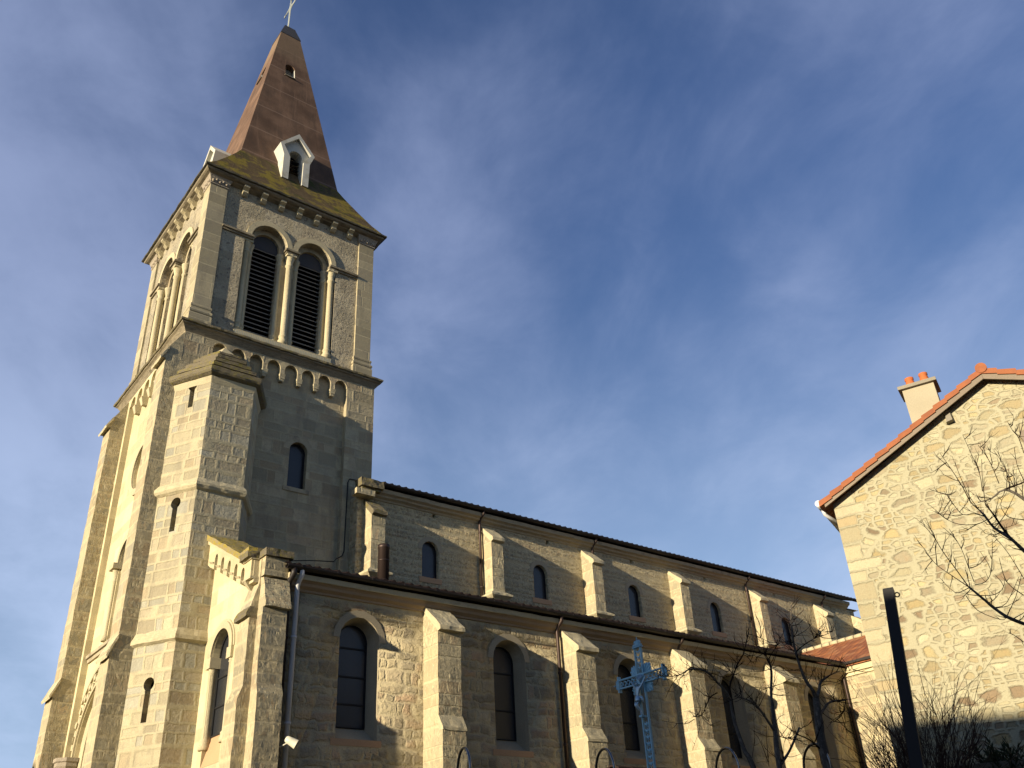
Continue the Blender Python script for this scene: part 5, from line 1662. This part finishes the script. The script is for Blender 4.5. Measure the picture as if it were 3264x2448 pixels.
tree('bare_tree', 'bare tree leaning left with a long low branch reaching towards the crucifix', (bC.x + .1, bC.y - .05, GZ),
     (S2, [(1090, 1590, 0), (1020, 1470, 0), (960, 1310, 0), (905, 1150, 0), (860, 960, 0), (845, 840, 0)], .042, .018),
     [(S2, [(845, 840, 0), (840, 690, 0), (880, 560, 0), (930, 430, 0), (995, 320, 0), (1030, 180, 0), (1065, 40, 0)], .030, .012),
      (S2, [(850, 860, 0), (770, 730, -.1), (690, 650, -.15), (620, 570, -.2), (550, 515, -.25), (440, 490, -.3), (345, 500, -.4), (310, 530, -.45)], .034, .020),
      (S2, [(310, 530, -.45), (210, 570, -.55), (60, 580, -.7), (-30, 560, -.8)], .013, .005),
      (S2, [(690, 770, -.1), (610, 820, -.2), (570, 900, -.25), (500, 1040, -.3), (400, 1050, -.4)], .016, .010),
      (S2, [(995, 320, 0), (1060, 340, .05), (1130, 330, .1), (1190, 400, .1)], .010, .005),
      (S2, [(880, 560, 0), (840, 510, -.05), (800, 530, -.1)], .014, .008)],
     [(S2, [(420, 1080, -.4), (300, 1140, -.5), (40, 1100, -.6)]), (S2, [(480, 1100, -.3), (480, 1200, -.3), (400, 1440, -.4)]), (S2, [(225, 570, -.55), (110, 500, -.6), (10, 380, -.7)]), (S2, [(300, 560, -.45), (240, 620, -.5), (250, 760, -.5)]),
      (S2, [(220, 580, -.5), (140, 700, -.6), (80, 830, -.6)]), (S2, [(500, 1030, -.3), (590, 1110, -.25), (560, 1040, -.2)]), (S2, [(330, 480, -.4), (330, 330, -.4), (320, 250, -.4)]), (S2, [(420, 490, -.3), (380, 380, -.35), (350, 310, -.35)]),
      (S2, [(500, 490, -.3), (510, 370, -.3), (490, 280, -.3)]), (S2, [(620, 570, -.2), (650, 440, -.2), (660, 300, -.2)]), (S2, [(300, 540, -.45), (300, 640, -.5), (330, 700, -.5)]), (S2, [(870, 760, 0), (980, 830, .1), (900, 880, .1)]),
      (S2, [(1100, 1540, 0), (1130, 1300, .1), (1115, 1020, .1)]), (S2, [(890, 820, 0), (960, 760, 0), (930, 660, 0)])],
     depth=14.9, ntw=22, tln=.27, seed=37)
# tree whose trunk stands to the right of the frame
loc = (12.0 * math.cos(R(15.5)), 12.0 * math.sin(R(15.5)), GZ)
tree('bare_tree', 'dark bare tree reaching in from the right across the stone house', loc,
     (S5, [(1150, 1700, .2), (1130, 1500, .2), (1120, 1300, .1)], .14, .10),
     [(S5, [(1120, 1480, .2), (900, 1470, .1), (755, 1428, 0), (640, 1380, -.1), (560, 1325, -.1), (500, 1275, -.15), (440, 1225, -.2), (390, 1185, -.2)], .050, .020),
      (S5, [(1120, 1300, .1), (920, 1080, 0), (755, 945, -.1), (665, 862, -.2), (560, 795, -.2), (500, 720, -.3), (465, 680, -.3)], .055, .018),
      (S5, [(665, 862, -.2), (610, 790, -.2), (550, 700, -.2), (500, 640, -.2)], .030, .014),
      (S5, [(1120, 1250, .1), (950, 820, .2), (755, 605, .1), (625, 542, 0), (540, 600, 0), (450, 625, 0)], .050, .010),
      (S5, [(625, 542, 0), (690, 515, .05), (755, 490, .1), (900, 400, .2)], .024, .012),
      (S5, [(390, 1185, -.2), (300, 1060, -.25), (215, 945, -.3), (150, 830, -.35), (105, 725, -.4)], .013, .0035),
      (S5, [(390, 1185, -.2), (280, 1110, -.25), (180, 1040, -.3), (100, 950, -.35)], .011, .003),
      (S5, [(425, 1150, -.2), (390, 1060, -.2), (340, 930, -.2), (260, 800, -.25)], .010, .003),
      (S5, [(465, 680, -.3), (400, 620, -.3), (350, 525, -.35), (270, 400, -.4), (200, 300, -.4)], .014, .0035),
      (S5, [(480, 550, -.1), (460, 430, -.1), (400, 290, -.15), (350, 180, -.2)], .010, .003),
      (S5, [(590, 500, 0), (540, 380, 0), (500, 310, 0), (450, 245, 0)], .010, .003),
      (S5, [(690, 525, .1), (640, 420, .1), (590, 330, .1), (555, 285, .1)], .010, .003),
      (S5, [(500, 720, -.3), (430, 700, -.3), (350, 705, -.35), (290, 640, -.4), (225, 550, -.4)], .012, .003),
      (S5, [(520, 735, -.2), (440, 770, -.25), (330, 770, -.3), (250, 740, -.3), (165, 680, -.35)], .010, .003),
      (S5, [(755, 300, .2), (720, 200, .2), (680, 150, .2), (645, 90, .2)], .010, .003)],
     [(S5, [(390, 1190, -.2), (300, 1220, -.25), (200, 1125, -.3)]), (S5, [(430, 1170, -.2), (500, 1150, -.1), (535, 1070, -.1), (465, 950, -.1)]), (S5, [(470, 1240, -.2), (560, 1235, -.1), (620, 1180, -.1), (560, 1100, -.1)]),
      (S5, [(640, 1380, -.1), (700, 1250, 0), (740, 1100, 0)]), (S5, [(560, 1320, -.1), (640, 1290, 0), (720, 1120, .1)]), (S5, [(370, 1240, -.2), (450, 1340, -.2), (600, 1400, -.1), (640, 1385, -.1)]), (S5, [(755, 1130, 0), (650, 960, 0), (550, 840, -.05)]),
      (S5, [(755, 1240, 0), (640, 1150, 0), (590, 990, 0)]), (S5, [(500, 640, -.1), (480, 470, -.1), (475, 340, -.1)]), (S5, [(640, 545, 0), (640, 420, 0), (610, 350, 0)]), (S5, [(470, 690, -.3), (380, 560, -.3), (280, 320, -.35)]),
      (S5, [(755, 1550, 0), (700, 1510, 0), (655, 1485, 0)]), (S5, [(540, 1080, -.1), (545, 960, -.1), (545, 870, -.1)]), (S5, [(755, 740, .1), (650, 720, .1), (600, 640, .1), (640, 560, .1)]), (S5, [(755, 480, .1), (710, 380, .1), (690, 260, .1)]),
      (S5, [(560, 790, -.2), (620, 720, -.1), (700, 560, 0)]), (S5, [(580, 850, -.2), (550, 850, -.2), (590, 830, -.2)])],
     depth=12.0, ntw=11, tln=.25, seed=51)

# leafless shrub at the foot of the house corner
random.seed(77)
loc = Vector((14.62, 8.25, GZ))
sh = empty('bare_shrub', 'dense leafless twiggy shrub at the foot of the stone house corner', 'shrub', tuple(loc))
m = MB(); m2 = MB()
across = Vector((.45, -.89, 0)).normalized(); away = Vector((.89, .45, 0))
for k in range(170):
    u_ = random.uniform(-1, 1)
    b_ = loc + across * (u_ * .42) + away * random.uniform(-.35, .35)
    top = 1.62 - .55 * (u_ - .15) ** 2 + random.gauss(0, .22)
    lean = across * (u_ * .55 + random.gauss(0, .14)) + away * random.gauss(0, .18) + Vector((0, 0, 1))
    if u_ < -.35: top *= .80
    twig(m if k % 3 else m2, b_, lean, top, random.uniform(.006, .012), 2 if k % 3 else 1, .18, .45, 8)
o = m.build('twigs', 'shrub'); o.parent = sh; o.matrix_parent_inverse = Matrix.Translation(-loc)
o = m2.build('reddish_twigs', 'redtwig'); o.parent = sh; o.matrix_parent_inverse = Matrix.Translation(-loc)
# dark evergreen
loc = Vector((15.60, 7.40, GZ))
ev = empty('evergreen_shrub', 'small dark spiky evergreen shrub behind the low garden wall', 'shrub', tuple(loc))
m = MB(); st_ = MB()
for k in range(60):
    d = Vector((random.gauss(0, .30), random.gauss(0, .30), 1)).normalized()
    p0 = loc + Vector((random.gauss(0, .10), random.gauss(0, .10), 0)); ln = random.uniform(.55, .98)
    st_.tube([p0, p0 + d * ln], [.010, .003], 4)
    for q in range(24):
        p = p0 + d * ln * random.uniform(.3, 1.0)
        l = (d * .9 + Vector((random.gauss(0, .6), random.gauss(0, .6), random.gauss(0, .3)))).normalized()
        sd_ = l.cross(Vector((random.random(), random.random(), random.random()))).normalized() * .012
        m.face_raw([p, p + l * .06 + sd_, p + l * .14, p + l * .06 - sd_])
o = m.build('leaves', 'needle', recalc=False); o.parent = ev; o.matrix_parent_inverse = Matrix.Translation(-loc)
o = st_.build('stems', 'twig'); o.parent = ev; o.matrix_parent_inverse = Matrix.Translation(-loc)


# ================================================================== UNSEEN HOUSES (behind the camera, placed to cast low shade and block sky light)
def unseen_row_house(label, x0, x1, y0, y1, eave, ridge):
    loc = Vector(((x0 + x1) / 2, (y0 + y1) / 2, RZ))
    h = empty('unseen_row_house', label, 'house', tuple(loc), 'unseen houses placed to block light')
    inv = Matrix.Translation(-loc)
    m = MB(); m.prism([(x0, y0, RZ), (x1, y0, RZ), (x1, y0, eave), ((x0 + x1) / 2, y0, ridge - .1), (x0, y0, eave)], (0, y1 - y0, 0))
    o = m.build('wall', 'plaster'); o.parent = h; o.matrix_parent_inverse = inv
    m = MB()
    xm = (x0 + x1) / 2
    m.prism([(x0 - .4, y0 - .3, eave - .1), (xm, y0 - .3, ridge - .1), (x1 + .4, y0 - .3, eave - .1), (x1 + .4, y0 - .3, eave), (xm, y0 - .3, ridge), (x0 - .4, y0 - .3, eave)], (0, y1 - y0 + .6, 0))
    o = m.build('roof', 'redtile'); o.parent = h; o.matrix_parent_inverse = inv
    y = y0 + 1.5
    while y < y1 - 1.5:
        for z in (RZ + 1.0, RZ + 4.2):
            m = MB(); m.box(x1 - .02, x1 + .03, y, y + 1.0, z, z + 1.5)
            o = m.build('window', 'glass'); o.parent = h; o.matrix_parent_inverse = inv
        y += 2.6


unseen_row_house('unseen beige row house with red roof casting the low shade, nearer one', -20, -12, -9, 9.0, 6.3, 8.55)
unseen_row_house('unseen beige row house with red roof casting the low shade, farther one', -20, -12, 22.6, 36, 5.2, 7.30)
unseen_row_house('unseen beige row house with red roof added to block sky light, first of the far row', -10, 8, -17, -9, 9.0, 12.0)  # unseen row added to cut sky fill on the south walls
unseen_row_house('unseen beige row house with red roof added to block sky light, second of the far row', 8.6, 24, -17, -9, 10.0, 13.0)
unseen_row_house('unseen beige row house with red roof added to block sky light, last of the far row', 24.6, 44, -17, -9, 9.0, 12.0)
